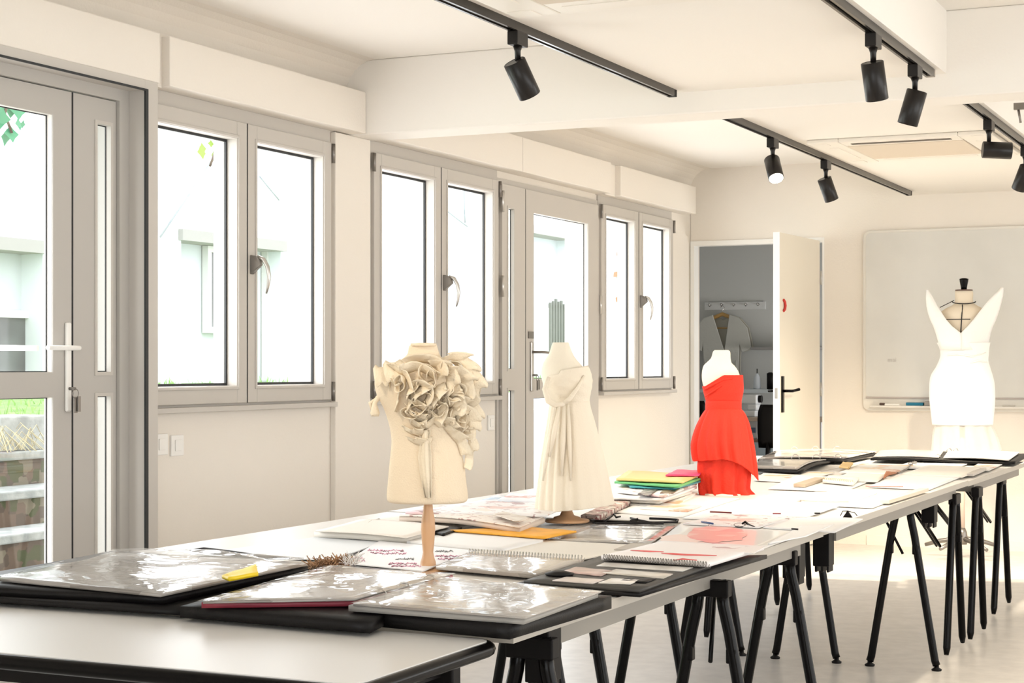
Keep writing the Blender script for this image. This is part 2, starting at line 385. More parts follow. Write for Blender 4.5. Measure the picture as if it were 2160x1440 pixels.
def on_tray(u0, u1, h, m, name, label, cat, d=.03):
    a = pyp(u0, 850, BY-.06).x; b = pyp(u1, 850, BY-.06).x
    tag(MB().box((a,BY-.078,tz),(b,BY-.078+d,tz+h)).build(name, m, bevel=.003), label, cat)
on_tray(1856,1866,.018,mat('dark_marker',(.06,.03,.02),.5),'marker','short dark marker on the left of the whiteboard tray','marker')
on_tray(1867,1898,.012,WHITEM,'marker','white marker on the whiteboard tray left of the blue eraser','marker',.014)
on_tray(1912,1948,.022,mat('blue_felt',(.0,.14,.24),.6),'board_eraser','flat blue whiteboard eraser on the tray','eraser',.045)
on_tray(1951,1964,.032,mat('grey_felt',(.30,.28,.26),.7),'board_eraser','grey whiteboard eraser just left of the white mannequin dress','eraser',.045)
on_tray(2115,2142,.010,mat('grey_marker',(.5,.47,.42),.5),'marker','thin grey marker on the tray right of the mannequin','marker',.014)
# small words left on the board
tx = bpy.data.curves.new('writing','FONT'); tx.body = 'mai'; tx.size = .045
to = bpy.data.objects.new('tmp', tx); COL.objects.link(to); bpy.context.view_layer.update(); tx.extrude = .0002; me_ = bpy.data.meshes.new_from_object(to.evaluated_get(bpy.context.evaluated_depsgraph_get())); bpy.data.objects.remove(to); to = bpy.data.objects.new('writing', me_); COL.objects.link(to); to.parent = r
pp = pyp(1872, 763, BY-.0312); to.location = pp-Vector(r.location); to.rotation_euler = (D90,0,0); me_.materials.append(mat('faded_ink',(.5,.47,.44),.6))

# ---- inner room behind the door
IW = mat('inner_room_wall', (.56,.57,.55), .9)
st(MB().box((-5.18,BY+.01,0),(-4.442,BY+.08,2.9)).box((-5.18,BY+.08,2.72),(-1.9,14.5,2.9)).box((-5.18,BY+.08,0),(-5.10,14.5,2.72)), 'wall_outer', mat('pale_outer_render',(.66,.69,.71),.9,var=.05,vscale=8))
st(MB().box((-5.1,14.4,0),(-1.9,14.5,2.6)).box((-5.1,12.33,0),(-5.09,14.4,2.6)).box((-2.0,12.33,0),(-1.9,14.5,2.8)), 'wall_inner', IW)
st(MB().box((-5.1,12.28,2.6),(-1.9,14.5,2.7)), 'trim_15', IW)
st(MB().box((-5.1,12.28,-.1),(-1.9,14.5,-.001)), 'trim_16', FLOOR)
area('inner_room_fill', (-2.05, 13.5, .85), (0, D90-.2, 0), .9, .9, 50, (1,.97,.96))  # added fill lamp that brightens the back room
IY = 14.4
def ip(u, v, y): return pyp(u, v, y)
a = ip(1488,638,IY); b = ip(1615,652,IY)
r = empty('coat_rack', ((a.x+b.x)/2, IY, b.z)); tag(r, 'pale wall mounted coat rack in the room behind the open door', 'coat rack')
MB().box((a.x,IY-.02,b.z),(b.x,IY,a.z)).build('rail', mat('rack_white',(.66,.67,.66),.5), r)
for k in range(5):
    x = a.x+(b.x-a.x)*(.1+.2*k); z = (a.z+b.z)/2
    MB().tube([(x,IY-.02,z+.01),(x,IY-.05,z+.0),(x,IY-.065,z+.02)], .007, 8).build('hook', METAL, r)
c = ip(1523, 655, IY-.08)
WOOD = mat('honey_wood', (.50,.30,.10), .5)
hz = c.z-.05
r = empty('clothes_hanger', (c.x, IY-.07, hz)); tag(r, 'wooden clothes hanger carrying the white blouse in the back room', 'hanger')
MB().tube([(c.x-.17,IY-.07,hz-.055),(c.x-.08,IY-.07,hz-.01),(c.x,IY-.07,hz+.02),(c.x+.08,IY-.07,hz-.01),(c.x+.17,IY-.07,hz-.055)],[.011,.016,.018,.016,.011],8).tube([(c.x-.15,IY-.07,hz-.05),(c.x-.12,IY-.07,hz-.10),(c.x+.12,IY-.07,hz-.10),(c.x+.15,IY-.07,hz-.05)],.006,6).build('hanger_bar', WOOD, r)
MB().tube([(c.x,IY-.07,hz+.02),(c.x,IY-.07,hz+.055),(c.x+.02,IY-.07,hz+.075),(c.x,IY-.07,hz+.095),(c.x-.018,IY-.06,hz+.08)],.003,6).build('hanger_hook', METAL, r)
# blouse: front and back panels
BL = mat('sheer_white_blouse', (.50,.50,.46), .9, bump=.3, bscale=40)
bp_ = [(0.02,-.22),(-.075,-.045),(-.16,-.075),(-.235,-.16),(-.265,-.33),(-.175,-.36),(-.165,-.30),(-.155,-.50),(-.17,-.66),(.17,-.66),(.155,-.50),(.165,-.30),(.19,-.37),(.275,-.335),(.235,-.16),(.16,-.075),(.075,-.045)]
bp_[0] = (.03,-.36)
def cloth_poly(pts, y0, y1, nz=0):
    n = len(pts); return MB().add([(c.x+p[0],y0,hz+.06+p[1]) for p in pts]+[(c.x+p[0],y1,hz+.06+p[1]) for p in pts], [tuple(range(n))[::-1], tuple(range(n,2*n))]+[(k,(k+1)%n,n+(k+1)%n,n+k) for k in range(n)])
r = empty('blouse', (c.x, IY-.08, hz-.6)); tag(r, 'short sleeved white wrap blouse hanging in the room behind the open door', 'blouse')
cloth_poly(bp_, IY-.115, IY-.10).build('front', BL, r, bevel=.005)
bk = list(bp_); bk[0] = (0,-.09)
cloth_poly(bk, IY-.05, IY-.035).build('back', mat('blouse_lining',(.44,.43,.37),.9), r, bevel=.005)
m = MB()
for k in range(7):
    x = c.x-.14+.046*k; m.tube([(x,IY-.118,hz-.38),(x+.006,IY-.122,hz-.48),(x-.003,IY-.12,hz-.59)],[.004,.009,.010],6)
m.build('folds', BL, r)
# shelf, desk, machines
a = ip(1590,735,IY-.1); tag(MB().box((a.x,IY-.2,a.z-.012),(a.x+.6,IY,a.z+.012)).build('wall_shelf', mat('shelf_grey',(.25,.24,.23),.6), bevel=.002), 'thin dark shelf on the back room wall right of the blouse', 'shelf')
def desk(y, ztop, x0, x1, m, label, d=.5, name='sewing_desk'):
    r = empty(name, ((x0+x1)/2, y, 0)); tag(r, label, 'desk')
    MB().box((x0,y-d/2,ztop-.03),(x1,y+d/2,ztop)).build('desktop', m, r, bevel=.003)
    for xx in (x0+.04, x1-.04):
        for yy in (y-d/2+.04, y+d/2-.04): MB().box((xx-.02,yy-.02,0),(xx+.02,yy+.02,ztop-.03)).build('leg', mat('desk_leg',(.45,.45,.45),.5), r)
za = ip(1570,835,13.6).z
desk(14.05, ip(1570,820,14.0).z, -4.7, -3.3, mat('white_desk',(.55,.60,.62),.4), 'white sewing desk against the back room wall', .55)
# spools
dzt = ip(1570,820,14.0).z
r = empty('thread_spool', (ip(1597,815,14.0).x, 14.0, dzt)); tag(r, 'tall white cone of thread on the sewing desk behind the door', 'thread spool')
xx = r.location.x
MB().lathe([(.03,0),(.032,.015),(.026,.10),(.012,.125),(.010,.13)], (xx,14.0,dzt), 16).build('thread', mat('white_thread',(.62,.66,.70),.7), r)
MB().tube([(xx,14.0,dzt+.12),(xx,14.0,dzt+.17)], .004, 6).build('spindle', BLACKM, r)
r = empty('thread_spool', (ip(1625,815,14.0).x, 14.0, dzt)); tag(r, 'black spool of thread half hidden at the doorway edge', 'thread spool')
xx = r.location.x; MB().lathe([(.03,0),(.03,.13),(.012,.14)], (xx,14.0,dzt), 16).build('thread', BLACKM, r)
# white overlock machine under the desk top line, brown table, chair, bin
desk(13.3, ip(1570,878,13.3).z, -4.25, -3.45, mat('beech_top',(.42,.34,.27),.5), 'small beech topped worktable in the back room', .45, 'worktable')
zt2 = ip(1570,878,13.3).z
r = empty('sewing_machine', (ip(1570,876,13.3).x, 13.3, zt2)); tag(r, 'white overlock sewing machine on the beech table in the back room', 'sewing machine')
xx = r.location.x
MB().box((xx-.10,13.2,zt2),(xx+.12,13.4,zt2+.05)).build('machine_bed', mat('machine_white',(.62,.64,.65),.35), r, bevel=.008)
MB().box((xx-.10,13.24,zt2+.10),(xx+.12,13.38,zt2+.175)).box((xx+.04,13.24,zt2+.05),(xx+.12,13.38,zt2+.10)).build('machine_arm', bpy.data.materials['machine_white'], r, bevel=.012)
MB().tube([(xx-.07,13.3,zt2+.10),(xx-.07,13.3,zt2+.05)], .008, 8).build('needle_bar', METAL, r)
MB().tube([(xx+.12,13.3,zt2+.14),(xx+.145,13.3,zt2+.14)], .03, 14).build('hand_wheel', BLACKM, r)
r = empty('serger_machine', (ip(1590,905,13.3).x, 13.35, ip(1590,925,13.3).z)); tag(r, 'white machine on the lower shelf of the beech table', 'sewing machine')
xx, zz = r.location.x, r.location.z
wt = bpy.data.objects['worktable']; MB().box((-4.2,13.12,zz-.02),(-3.5,13.48,zz)).build('shelf_board', mat('shelf_brown',(.20,.13,.10),.6), wt)
MB().box((xx-.06,13.25,zz),(xx+.05,13.42,zz+.16)).build('machine_body', bpy.data.materials['machine_white'], r, bevel=.01)
MB().box((xx-.03,13.245,zz+.05),(xx+.03,13.2495,zz+.09)).build('panel', mat('panel_blue',(.10,.16,.25),.5), r)
# black chairs
def chair(u0, u1, vt, vb, y, label):
    a = ip(u0, vt, y); b = ip(u1, vb, y); cx = (a.x+b.x)/2; hw = abs(b.x-a.x)/2
    r = empty('office_chair', (cx, y, 0)); tag(r, label, 'chair')
    rows = []
    for k in range(7):
        t = k/6; zz = b.z+(a.z-b.z)*t; ww = hw*(.75+.3*math.sin(math.pi*(.2+.6*t)))*(1 if t < .9 else .82)
        rows.append([(cx-ww,y+.02,zz),(cx-ww*.5,y+.05,zz),(cx+ww*.5,y+.05,zz),(cx+ww,y+.02,zz),(cx+ww*.5,y+.01,zz),(cx-ww*.5,y+.01,zz)])
    MB().rings(rows).build('backrest', BLACKM, r)
    MB().box((cx-.2,y-.42,.44),(cx+.2,y-.0,.5)).build('seat', BLACKM, r, bevel=.02)
    MB().tube([(cx,y-.2,.44),(cx,y-.2,.08)], .025, 10).build('gas_column', BLACKM, r)
    MB().tube([(cx,y+.03,b.z+.05),(cx,y+.0,.46)], .02, 8).build('back_support', BLACKM, r)
    for k in range(5):
        an = k*1.2566; MB().tube([(cx,y-.2,.10),(cx+.27*math.cos(an),y-.2+.27*math.sin(an),.05)], [.022,.014], 8).lathe([(.025,0),(.028,.025),(.02,.045)], (cx+.27*math.cos(an),y-.2+.27*math.sin(an),0), 10).build('leg', BLACKM, r)
chair(1597, 1640, 853, 945, 12.9, 'black office chair behind the door frame right of the red dress')
chair(1455, 1487, 845, 900, 13.0, 'black office chair half hidden left of the red dress')
a = ip(1588, 940, 13.8); tag(MB().lathe([(.10,0),(.14,.28),(.15,.285),(.14,.27),(.02,.26)], (a.x,13.8,0), 20).build('waste_bin', mat('green_plastic',(.0,.22,.10),.5)), 'round green bin low in the back room', 'bin')
a = ip(1600,930,13.95); tag(MB().box((a.x-.2,13.92,a.z-.25),(a.x+.14,14.2,a.z+.10)).build('fabric_box', mat('pale_blue_box',(.36,.42,.46),.6), bevel=.01), 'pale blue grey box below the back room desk', 'box')

# ---------------------------------------------------------------- garden and building outside
GR = mat('lawn_soil', (.20,.33,.10), .9, var=.35, vscale=9)
st(MB().add([(-4.44,-3,0),(-5.1,-3,0),(-5.1,30,0),(-4.44,30,0)], [(0,1,2,3)]).box((-5.1,-3,-.2),(-4.44,30,-.01)), 'ground', mat('terrace_stone',(.45,.43,.40),.8,var=.15,vscale=6))
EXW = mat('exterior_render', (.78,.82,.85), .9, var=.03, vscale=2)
EXS = mat('exterior_lintel', (.36,.35,.33), .8)
EX = -11.0
def ex(u, v): return pxp(u, v, EX)
LZ = .86
rows = [[(-8.5,y,-.1),(-8.5,y,LZ+.10),(EX-.2,y,LZ+.22),(EX-.2,y,-.1)] for y in (11.5,34)]
st(MB().rings(rows, smooth=False), 'ground_lawn', GR)
st(MB().rings([[(-6.6,y,-.1),(-6.6,y,LZ),(-8.499,y,LZ+.10),(-8.499,y,-.1)] for y in (11.5,34)], smooth=False), 'ground_paving', mat('pale_gravel',(.74,.76,.77),.9,var=.08,vscale=6))
st(MB().rings([[(-6.6,y,-.1),(-6.6,y,LZ),(-8.5,y,LZ+.10),(EX-.2,y,LZ+.22),(EX-.2,y,-.1)] for y in (-3,11.5)], smooth=False), 'ground_lawn', GR)
# grass blades near the windows: one uncountable mass
g = MB()
for k in range(5200):
    y = R.uniform(5.5, 26); x = R.uniform(-10.9, -6.65); z = LZ+(-6.6-x)/4.6*.24
    if -8.6 < x and y > 11.4: continue
    h = R.uniform(.03,.09); a = R.uniform(0,3.14); dx, dy = .008*math.cos(a), .008*math.sin(a)
    g.add([(x-dx,y-dy,z),(x+dx,y+dy,z),(x+R.uniform(-.03,.03),y+R.uniform(-.03,.03),z+h)], [(0,1,2)])
tag(g.build('grass', mat('grass_blades', (.28,.50,.13), .8, var=.3, vscale=3)), 'bright green lawn grass beyond the glazed door', 'grass', kind='stuff')
# steps going up to the lawn
BRK = printed('mossy_brick', (.12,.09,.07), [(.17,.12,.09),(.09,.10,.05),(.22,.19,.14)], 16, .7, .9)
CAP = mat('step_stone', (.42,.44,.43), .8, var=.25, vscale=12, bump=.3)
r = empty('garden_steps', (-5.8, 7, 0)); tag(r, 'mossy brick garden steps with stone treads seen through the near door', 'steps')
for xa, xb, zz in ((-5.75,-5.45,.27),(-6.02,-5.75,.45),(-6.30,-6.02,.63),(-6.6,-6.30,.81)):
    MB().box((xa,4.6,-.1),(xb-.02,9.5,zz-.045)).build('riser', BRK, r)
    MB().box((xa-.02,4.6,zz-.045),(xb,9.5,zz)).build('tread', CAP, r, bevel=.008)
a = pxp(66, 975, -6.25)
r = empty('stone_planter', (-6.45, a.y, .81)); tag(r, 'weathered stone planter block at the edge of the lawn', 'planter')
MB().box((-6.6,a.y-.12,.81),(-6.35,a.y+.25,1.0)).build('planter_block', CAP, r, bevel=.01)
m = MB()
for k in range(60):
    y = a.y+R.uniform(-.5,.2); x = -6.35+R.uniform(-.1,.1); an = R.uniform(0,6.28); l = R.uniform(.1,.3)
    m.tube([(x,y,.82),(x+.4*l*math.cos(an),y+.4*l*math.sin(an),.82+.5*l),(x+l*math.cos(an),y+l*math.sin(an),.80+.1*l)], .0025, 4, cap=False)
m.build('dry_grass', mat('dry_straw',(.55,.48,.30),.9), r)
# opposite building
r = empty('courtyard_building', (EX, 15, 0)); tag(r, 'white rendered building across the courtyard', 'building')
y0 = 4; y1 = 40
segs = []   # recesses seen from the room: (u0,u1,v0,v1)
rec = [(-30,90,520,800),(382,592,503,900),(1112,1205,488,900)]
ww = MB(); yc = y0
for (ua, ub, va, vb) in rec:
    a = ex(ua, va); b = ex(ub, vb); ww.box((EX-.3,yc,0),(EX,a.y,6)); ww.box((EX-.3,a.y,a.z),(EX,b.y,6)); ww.box((EX-.3,a.y,0),(EX,b.y,LZ+.2)); yc = b.y
ww.box((EX-.3,yc,0),(EX,y1,6))
ww.build('wall', EXW, r)
DG = mat('dark_far_glass', (.10,.11,.11), .15, var=.6, vscale=1.5)
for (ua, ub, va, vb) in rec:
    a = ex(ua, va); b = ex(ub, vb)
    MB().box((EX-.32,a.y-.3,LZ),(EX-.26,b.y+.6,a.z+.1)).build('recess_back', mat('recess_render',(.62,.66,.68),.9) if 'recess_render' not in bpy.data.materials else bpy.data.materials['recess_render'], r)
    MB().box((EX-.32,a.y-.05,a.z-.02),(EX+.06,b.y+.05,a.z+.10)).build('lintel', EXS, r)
def far_window(ua, ub, va, vb, fr=.07):
    a = pxp(ua, va, EX-.20); b = pxp(ub, vb, EX-.20)
    f = MB().ringx(EX-.25, EX-.17, a.y-fr, b.y+fr, b.z-fr, a.z+fr, fr).build('window_frame', mat('far_frame',(.75,.74,.72),.5) if 'far_frame' not in bpy.data.materials else bpy.data.materials['far_frame'], r)
    MB().box((EX-.23,a.y,b.z),(EX-.21,b.y,a.z)).build('pane', DG, f)
far_window(442, 470, 532, 690); far_window(-30, 58, 668, 788); far_window(566, 580, 530, 790)
# slanted cable lines / gable lines on the far facade
for (ua, va, ub, vb) in ((333,500,445,335),(543,372,584,422),(935,442,985,480),(975,400,977,470)):
    MB().tube([ex(ua,va)+Vector((.03,0,0)), ex(ub,vb)+Vector((.03,0,0))], .010, 6).build('cable', mat('cable_grey',(.35,.38,.40),.7) if 'cable_grey' not in bpy.data.materials else bpy.data.materials['cable_grey'], r)
# pillar and side wall nearer the far windows
a = pxp(950, 472, -7.6); b = pxp(1000, 820, -7.6)
tag(MB().box((-7.9,a.y,0),(-7.6,b.y,a.z)).build('courtyard_pillar', mat('pillar_render',(.50,.52,.54),.9), bevel=.01), 'grey rendered pillar in the courtyard seen through the second window', 'pillar')
m = MB()
for (u, v) in ((1313,495),(1308,535),(1316,530),(1318,566),(1300,578),(1308,600),(1312,628),(1306,632),(1318,660),(1310,700)):
    c_ = pyp(u, v, BY-.004); s_ = .04
    m.add([c_+Vector((s_*math.cos(q*1.257)*R.uniform(.5,1), R.uniform(-.008,.004), s_*math.sin(q*1.257)*R.uniform(.5,1))) for q in range(5)], [(0,1,2,3,4)])
m.tube([pyp(1316,455,BY-.01),pyp(1318,520,BY-.01),pyp(1312,580,BY-.01),pyp(1316,640,BY-.01),pyp(1310,720,BY-.01)],.003,5)
tag(m.build('creeper', mat('rusty_leaf',(.50,.30,.18),.8)), 'thin rusty creeper on the pale outer wall seen through the last window', 'creeper')
# fence beyond door 2
a = ex(1165, 632); b = ex(1205, 720)
r = empty('garden_fence', (EX+.5, a.y, LZ)); tag(r, 'small slatted garden fence seen through the far glazed door', 'fence')
a = pxp(1163,632,-10.4); b = pxp(1208,722,-10.4)
for k in range(9):
    y = a.y+(b.y-a.y)*k/8; MB().box((-10.43,y-.025,LZ+.1),(-10.40,y+.025,a.z+R.uniform(-.05,.03))).build('slat', mat('fence_grey',(.16,.17,.15),.8) if 'fence_grey' not in bpy.data.materials else bpy.data.materials['fence_grey'], r)
MB().box((-10.45,a.y,a.z-.12),(-10.43,b.y,a.z-.06)).build('rail', bpy.data.materials['fence_grey'], r)
# tree branches with leaves hanging outside
def branch(u, v, x, label, n, cols, tw):
    c_ = pxp(u, v, x)
    r = empty('tree_branch', c_); tag(r, label, 'branch')
    b = MB()
    ends = [pxp(p[0], p[1], x) for p in tw]
    b.tube([c_+Vector((.1,.15,1.6)), c_+Vector((.02,.05,.6)), c_, *ends], [.03,.018,.010]+[.006]*len(ends), 6)
    b.build('twig', mat('bark',(.16,.12,.09),.9) if 'bark' not in bpy.data.materials else bpy.data.materials['bark'], r)
    l = MB()
    for (uu, vv, s_) in n:
        q = pxp(uu, vv, x+R.uniform(-.04,.04)); an = R.uniform(0,6.28)
        pts = []
        for k in range(8):
            t = k/8*6.283; rr_ = s_*(1 if k % 2 == 0 else .62)
            pts.append(q+Vector((.3*rr_*math.sin(t+an), rr_*math.cos(t), rr_*math.sin(t))))
        l.add(pts, [tuple(range(8))])
    l.build('leaves', mat('leaf_green_%d' % len(n), cols, .6), r)
branch(455, 292, -5.0, 'leafy twig hanging outside the near window', [(425,322,.035),(450,328,.03),(466,336,.025),(445,303,.02),(428,312,.03),(472,310,.02)], (.35,.55,.08), [(462,300),(452,325),(443,350)])
branch(20, 205, -5.2, 'green leaves hanging outside the top of the near glazed door', [(5,225,.05),(24,228,.045),(38,232,.045),(40,262,.03),(24,282,.04),(12,290,.04),(2,250,.05),(48,262,.02)], (.10,.36,.20), [(10,240),(25,280)])
# ---------------------------------------------------------------- ceiling fittings
def cassette(y0, label, n):
    x0, x1 = -2.46, -1.50; y1 = y0+.95
    r = empty('air_conditioner', ((x0+x1)/2, (y0+y1)/2, SZ-.03)); tag(r, label, 'air conditioner')
    PW = mat('ac_white_%d' % n, (.82,.77,.69), .45)
    DK = mat('ac_slot_%d' % n, (.10,.08,.06), .6)
    MB().ringx(0,0,0,0,0,0,0) if False else None
    p = MB(); w_ = .17
    p.box((x0,y0,SZ-.022),(x0+w_,y1,SZ)); p.box((x1-w_,y0,SZ-.022),(x1,y1,SZ)); p.box((x0+w_,y0,SZ-.022),(x1-w_,y0+w_,SZ)); p.box((x0+w_,y1-w_,SZ-.022),(x1-w_,y1,SZ))
    p.build('panel', PW, r, bevel=.006)
    MB().box((x0+w_+.005,y0+w_+.005,SZ-.026),(x1-w_-.005,y1-w_-.005,SZ-.002)).build('grille', mat('ac_grille_%d' % n, (.66,.57,.46), .6), r, bevel=.008)
    for (a, b) in (((x0+.22,y0+.07),(x1-.22,y0+.115)), ((x0+.22,y1-.115),(x1-.22,y1-.07)), ((x0+.07,y0+.22),(x0+.115,y1-.22)), ((x1-.115,y0+.22),(x1-.07,y1-.22))):
        MB().box((a[0],a[1],SZ-.0245),(b[0],b[1],SZ-.021)).build('air_slot', DK if a[1] < y0+.08 and n == 2 else PW, r)
    for (cx, cy) in ((x0+.06,y0+.06),(x1-.06,y0+.06),(x0+.06,y1-.06),(x1-.06,y1-.06)):
        MB().box((cx-.045,cy-.045,SZ-.0245),(cx+.045,cy+.045,SZ-.021)).build('corner_cap', PW, r, bevel=.002)
cassette(4.36, 'white ceiling cassette air conditioner at the top edge, cut by the frame', 1)
cassette(8.98, 'white ceiling cassette air conditioner between the two far light tracks', 2)

TZ = 2.436
def track(x, y0, y1, label):
    r = empty('lighting_track', (x, (y0+y1)/2, TZ)); tag(r, label, 'light track', 'black ceiling light tracks')
    m = MB(); m.box((x-.018,y0,TZ),(x-.008,y1,SZ)); m.box((x+.008,y0,TZ),(x+.018,y1,SZ)); m.box((x-.008,y0,SZ-.008),(x+.008,y1,SZ))
    m.build('rail', mat('track_black',(.02,.017,.014),.25) if 'track_black' not in bpy.data.materials else bpy.data.materials['track_black'], r)
    MB().box((x-.0185,y1,TZ-.001),(x+.0185,y1+.03,SZ)).build('end_cap', STEEL if x > -2 else BLACKM, r, bevel=.002)
    MB().box((x-.003,y0,TZ+.010),(x+.003,y1,TZ+.014)).build('contact_strip', METAL, r)
track(-2.54, 1.2, 7.08, 'long black ceiling light track ending above the near windows')
track(-1.42, 1.2, 7.03, 'black light track nearest the right, with two spotlights, before the beam')
track(-2.54, 7.41, 11.88, 'black ceiling light track beyond the beam running to the back wall')
track(-1.42, 7.41, 11.9, 'black light track beyond the beam at the right edge')
LENS = mat('spot_lens', (.75,.72,.65), .3); LIT = mat('lit_lens', (1,.9,.7), .3, emit=(1,.86,.62), es=14)
SPB = mat('spot_black', (.009,.007,.006), .35, spec=.35)
def spot(x, u, v, axis, label, power=0, lit=False, cone=60, y=None):
    d = ray(u, v); y = x/d[0]*d[1] if y is None else y
    r = empty('track_spotlight', (x, y, TZ)); tag(r, label, 'spotlight', 'black track spotlights')
    MB().box((x-.020,y-.045,TZ-.048),(x+.020,y+.045,TZ)).build('adapter', SPB, r, bevel=.003)
    MB().tube([(x,y,TZ-.045),(x,y,TZ-.065),(x,y,TZ-.10)], [.018,.011,.010], 10).build('stem', SPB, r)
    a = Vector(axis).normalized(); c0 = Vector((x, y, TZ-.10)); L = .125; rr = .040
    # body hinge about 30% from the rear end
    p0 = c0-a*.030+Vector((0,0,-.026*abs(a.z)-.0-.040*(1-abs(a.z)))); p1 = p0+a*(L+.01)
    body = MB().tube([p0, p0+a*.002, p1-a*.002, p1], [rr-.003, rr, rr, rr-.002], 28, cap=False)
    # rear cap
    n = 28; 
    b = body.build('lamp_body', SPB, r)
    # rear disc and recessed lens
    def disc(p, rad, nm, m, th=.004): MB().tube([p, p+a*th], rad, 24).build(nm, m, b)
    disc(p0+a*.001, rr-.003, 'rear_cap', SPB)
    disc(p1-a*(.012 if not lit else .004), rr-.004, 'lens', LIT if lit else LENS)
    if power:
        l = bpy.data.lights.new('spot_beam', 'SPOT'); l.energy = power; l.color = (1,.86,.66); l.spot_size = math.radians(cone); l.spot_blend = .7; l.shadow_soft_size = .055
        o = bpy.data.objects.new('spot_beam', l); COL.objects.link(o); o.parent = b; o.location = p1+a*.012
        o.rotation_euler = a.to_track_quat('-Z','Y').to_euler()
    return r
RT = Vector((CA, SA, 0)); FW = Vector((-SA, CA, 0)); UP = Vector((0,0,1))
def ax(r_, f_, u_): return RT*r_+FW*f_+UP*u_
spot(-2.54, 1092, 70, ax(.42,.35,-.85), 'black track spotlight alone on the near left track', 70)
spot(-1.42, 1842, 75, ax(.20,.28,-1), 'black track spotlight before the beam, left one on the right track', 130, cone=80)
spot(-1.42, 1930, 148, ax(-.26,.15,-1), 'black track spotlight before the beam, right one on the right track, leaning left', 32, cone=70)
spot(-2.54, 1630, 296, ax(.08,-.62,-.8), 'track spotlight with its lamp switched on, beyond the beam', 72, lit=True, cone=75)
spot(-2.54, 1742, 343, ax(.36,.2,-.9), 'black track spotlight right of the switched on one, beyond the beam', 330, cone=85)
spot(-1.42, 2086, 268, ax(1,-.12,-.06), 'black track spotlight lying horizontally near the right edge', 70, cone=100)
spot(-1.42, 2163, 325, ax(-.22,.5,-.9), 'black track spotlight cut by the right edge of the photo', 320, cone=95)
spot(-2.54, 0, 0, (.42,1.3,-1.15), 'added black track spotlight on the near left track, out of view, brightening the torso', 55, y=2.5, cone=55)  # unseen extra lamp, put in to brighten the ruffled torso
# small metal bracket on the right beyond the beam
a = pz(2153, 217, 2.46)
tag(MB().box((a.x-.03,a.y-.01,a.z-.03),(a.x+.10,a.y+.01,a.z)).tube([(a.x-.01,a.y,a.z-.03),(a.x,a.y,a.z-.09)],.006,6).build('ceiling_bracket', STEEL), 'small dark metal bracket under the ceiling at the right edge', 'bracket')

# ---------------------------------------------------------------- tables
TT = .740
XR, XM, XL = -1.45, -2.25, -3.06
def frame_leg(parent, foot, top, glide=True, r_=.0165):
    f = Vector(foot); t = Vector(top); d = (t-f)
    k = f+d*.80; k2 = Vector((f.x+d.x*.93, f.y+d.y*.93, f.z+d.z*.90))
    t2 = Vector((t.x, t.y, t.z))
    base = f+Vector((0,0,.022 if glide else .012))
    l = MB().tube([base, f+d*.06, k, k2, t2], [r_]*5 if glide else [r_*.6, r_, r_, r_, r_], 12).build('leg', BLACK, parent)
    if glide: MB().lathe([(.020,0),(.022,.006),(.010,.014),(.010,.026)], (f.x,f.y,0), 14).build('foot', BLACKM, l)
    return l
def aframe(parent, cx, cy, sx, sy, glide=True, z=.70, brace=None):
    """inverted V leg pair spreading by (sx, sy)"""
    for s in (-1, 1):
        frame_leg(parent, (cx+s*sx/2, cy+s*sy/2, 0), (cx+s*sx*.09, cy+s*sy*.09, z), glide)
    ln = max(sx, sy)
    MB().box((cx-(.055 if sx else .018), cy-(.055 if sy else .018), z-.045), (cx+(.055 if sx else .018), cy+(.055 if sy else .018), z)).build('hinge_plate', BLACKM, parent, bevel=.004)
    # small locking lugs on the legs
    for s in (-1, 1):
        p = Vector((cx+s*sx*.195, cy+s*sy*.195, z-.20))
        MB().box((p.x-.014,p.y-.014,p.z-.020),(p.x+.014,p.y+.014,p.z+.020)).build('stop_lug', BLACKM, parent, bevel=.004)
    if brace:
        MB().tube([(cx,cy,z-.22),(cx+brace[0],cy+brace[1],z)], .006, 8).build('brace', BLACK, parent)
def long_table(x0, x1, y0, y1, label, frames, lift=0, trim=True):
    r = empty('folding_table', ((x0+x1)/2, (y0+y1)/2, 0)); tag(r, label, 'table', 'white topped folding tables pushed together')
    z = TT+lift
    top = MB().box((x0,y0+.002,z-.022),(x1-.003,y1-.002,z)).build('tabletop', TOP, r)
    MB().box((x1-.003,y0+.002,z-.0225),(x1,y1-.002,z+.0005)).box((x0,y0,z-.0225),(x1,y0+.002,z+.0005)).build('edge_band', TOPEDGE, top)
    MB().box((x0+.03,y0+.22,z-.062),(x0+.05,y1-.22,z-.022)).box((x1-.035,y0+.22,z-.062),(x1-.015,y1-.22,z-.022)).box((x0+.05,y0+.22,z-.062),(x1-.035,y0+.24,z-.022)).box((x0+.05,y1-.24,z-.062),(x1-.035,y1-.22,z-.022)).build('apron', APRON, r)
    for f in frames: aframe(r, *f)
    return r
def bracket(parent, x, y, z=TT-.022):
    m = MB().box((x-.055,y-.035,z-.115),(x+.0,y+.035,z))
    for k in range(3): m.box((x-.05+.02*k,y-.03,z-.135),(x-.042+.02*k,y+.03,z-.11))
    m.build('folding_bracket', BLACKM, parent, bevel=.003)
Ya, Yb, Yc, Yd = 3.12, 5.50, 8.06, 9.85
t1 = long_table(XM, XR, Ya, Yb, 'white folding table carrying the near binders, right row', [(-1.50,3.32,.30,0),(-1.93,3.36,.30,0),(-1.47,4.41,.31,0,True,.70,(-.05,.2)),(-1.86,4.41,.31,0),(-1.51,5.2,.31,0),(-1.93,5.2,.31,0)])
t1b = long_table(XL, XM-.002, Ya, Yb, 'white folding table along the windows under the ruffled torso', [(-2.35,4.41,.31,0),(-2.8,4.41,.31,0),(-2.36,5.2,.31,0),(-2.8,5.2,.31,0)])
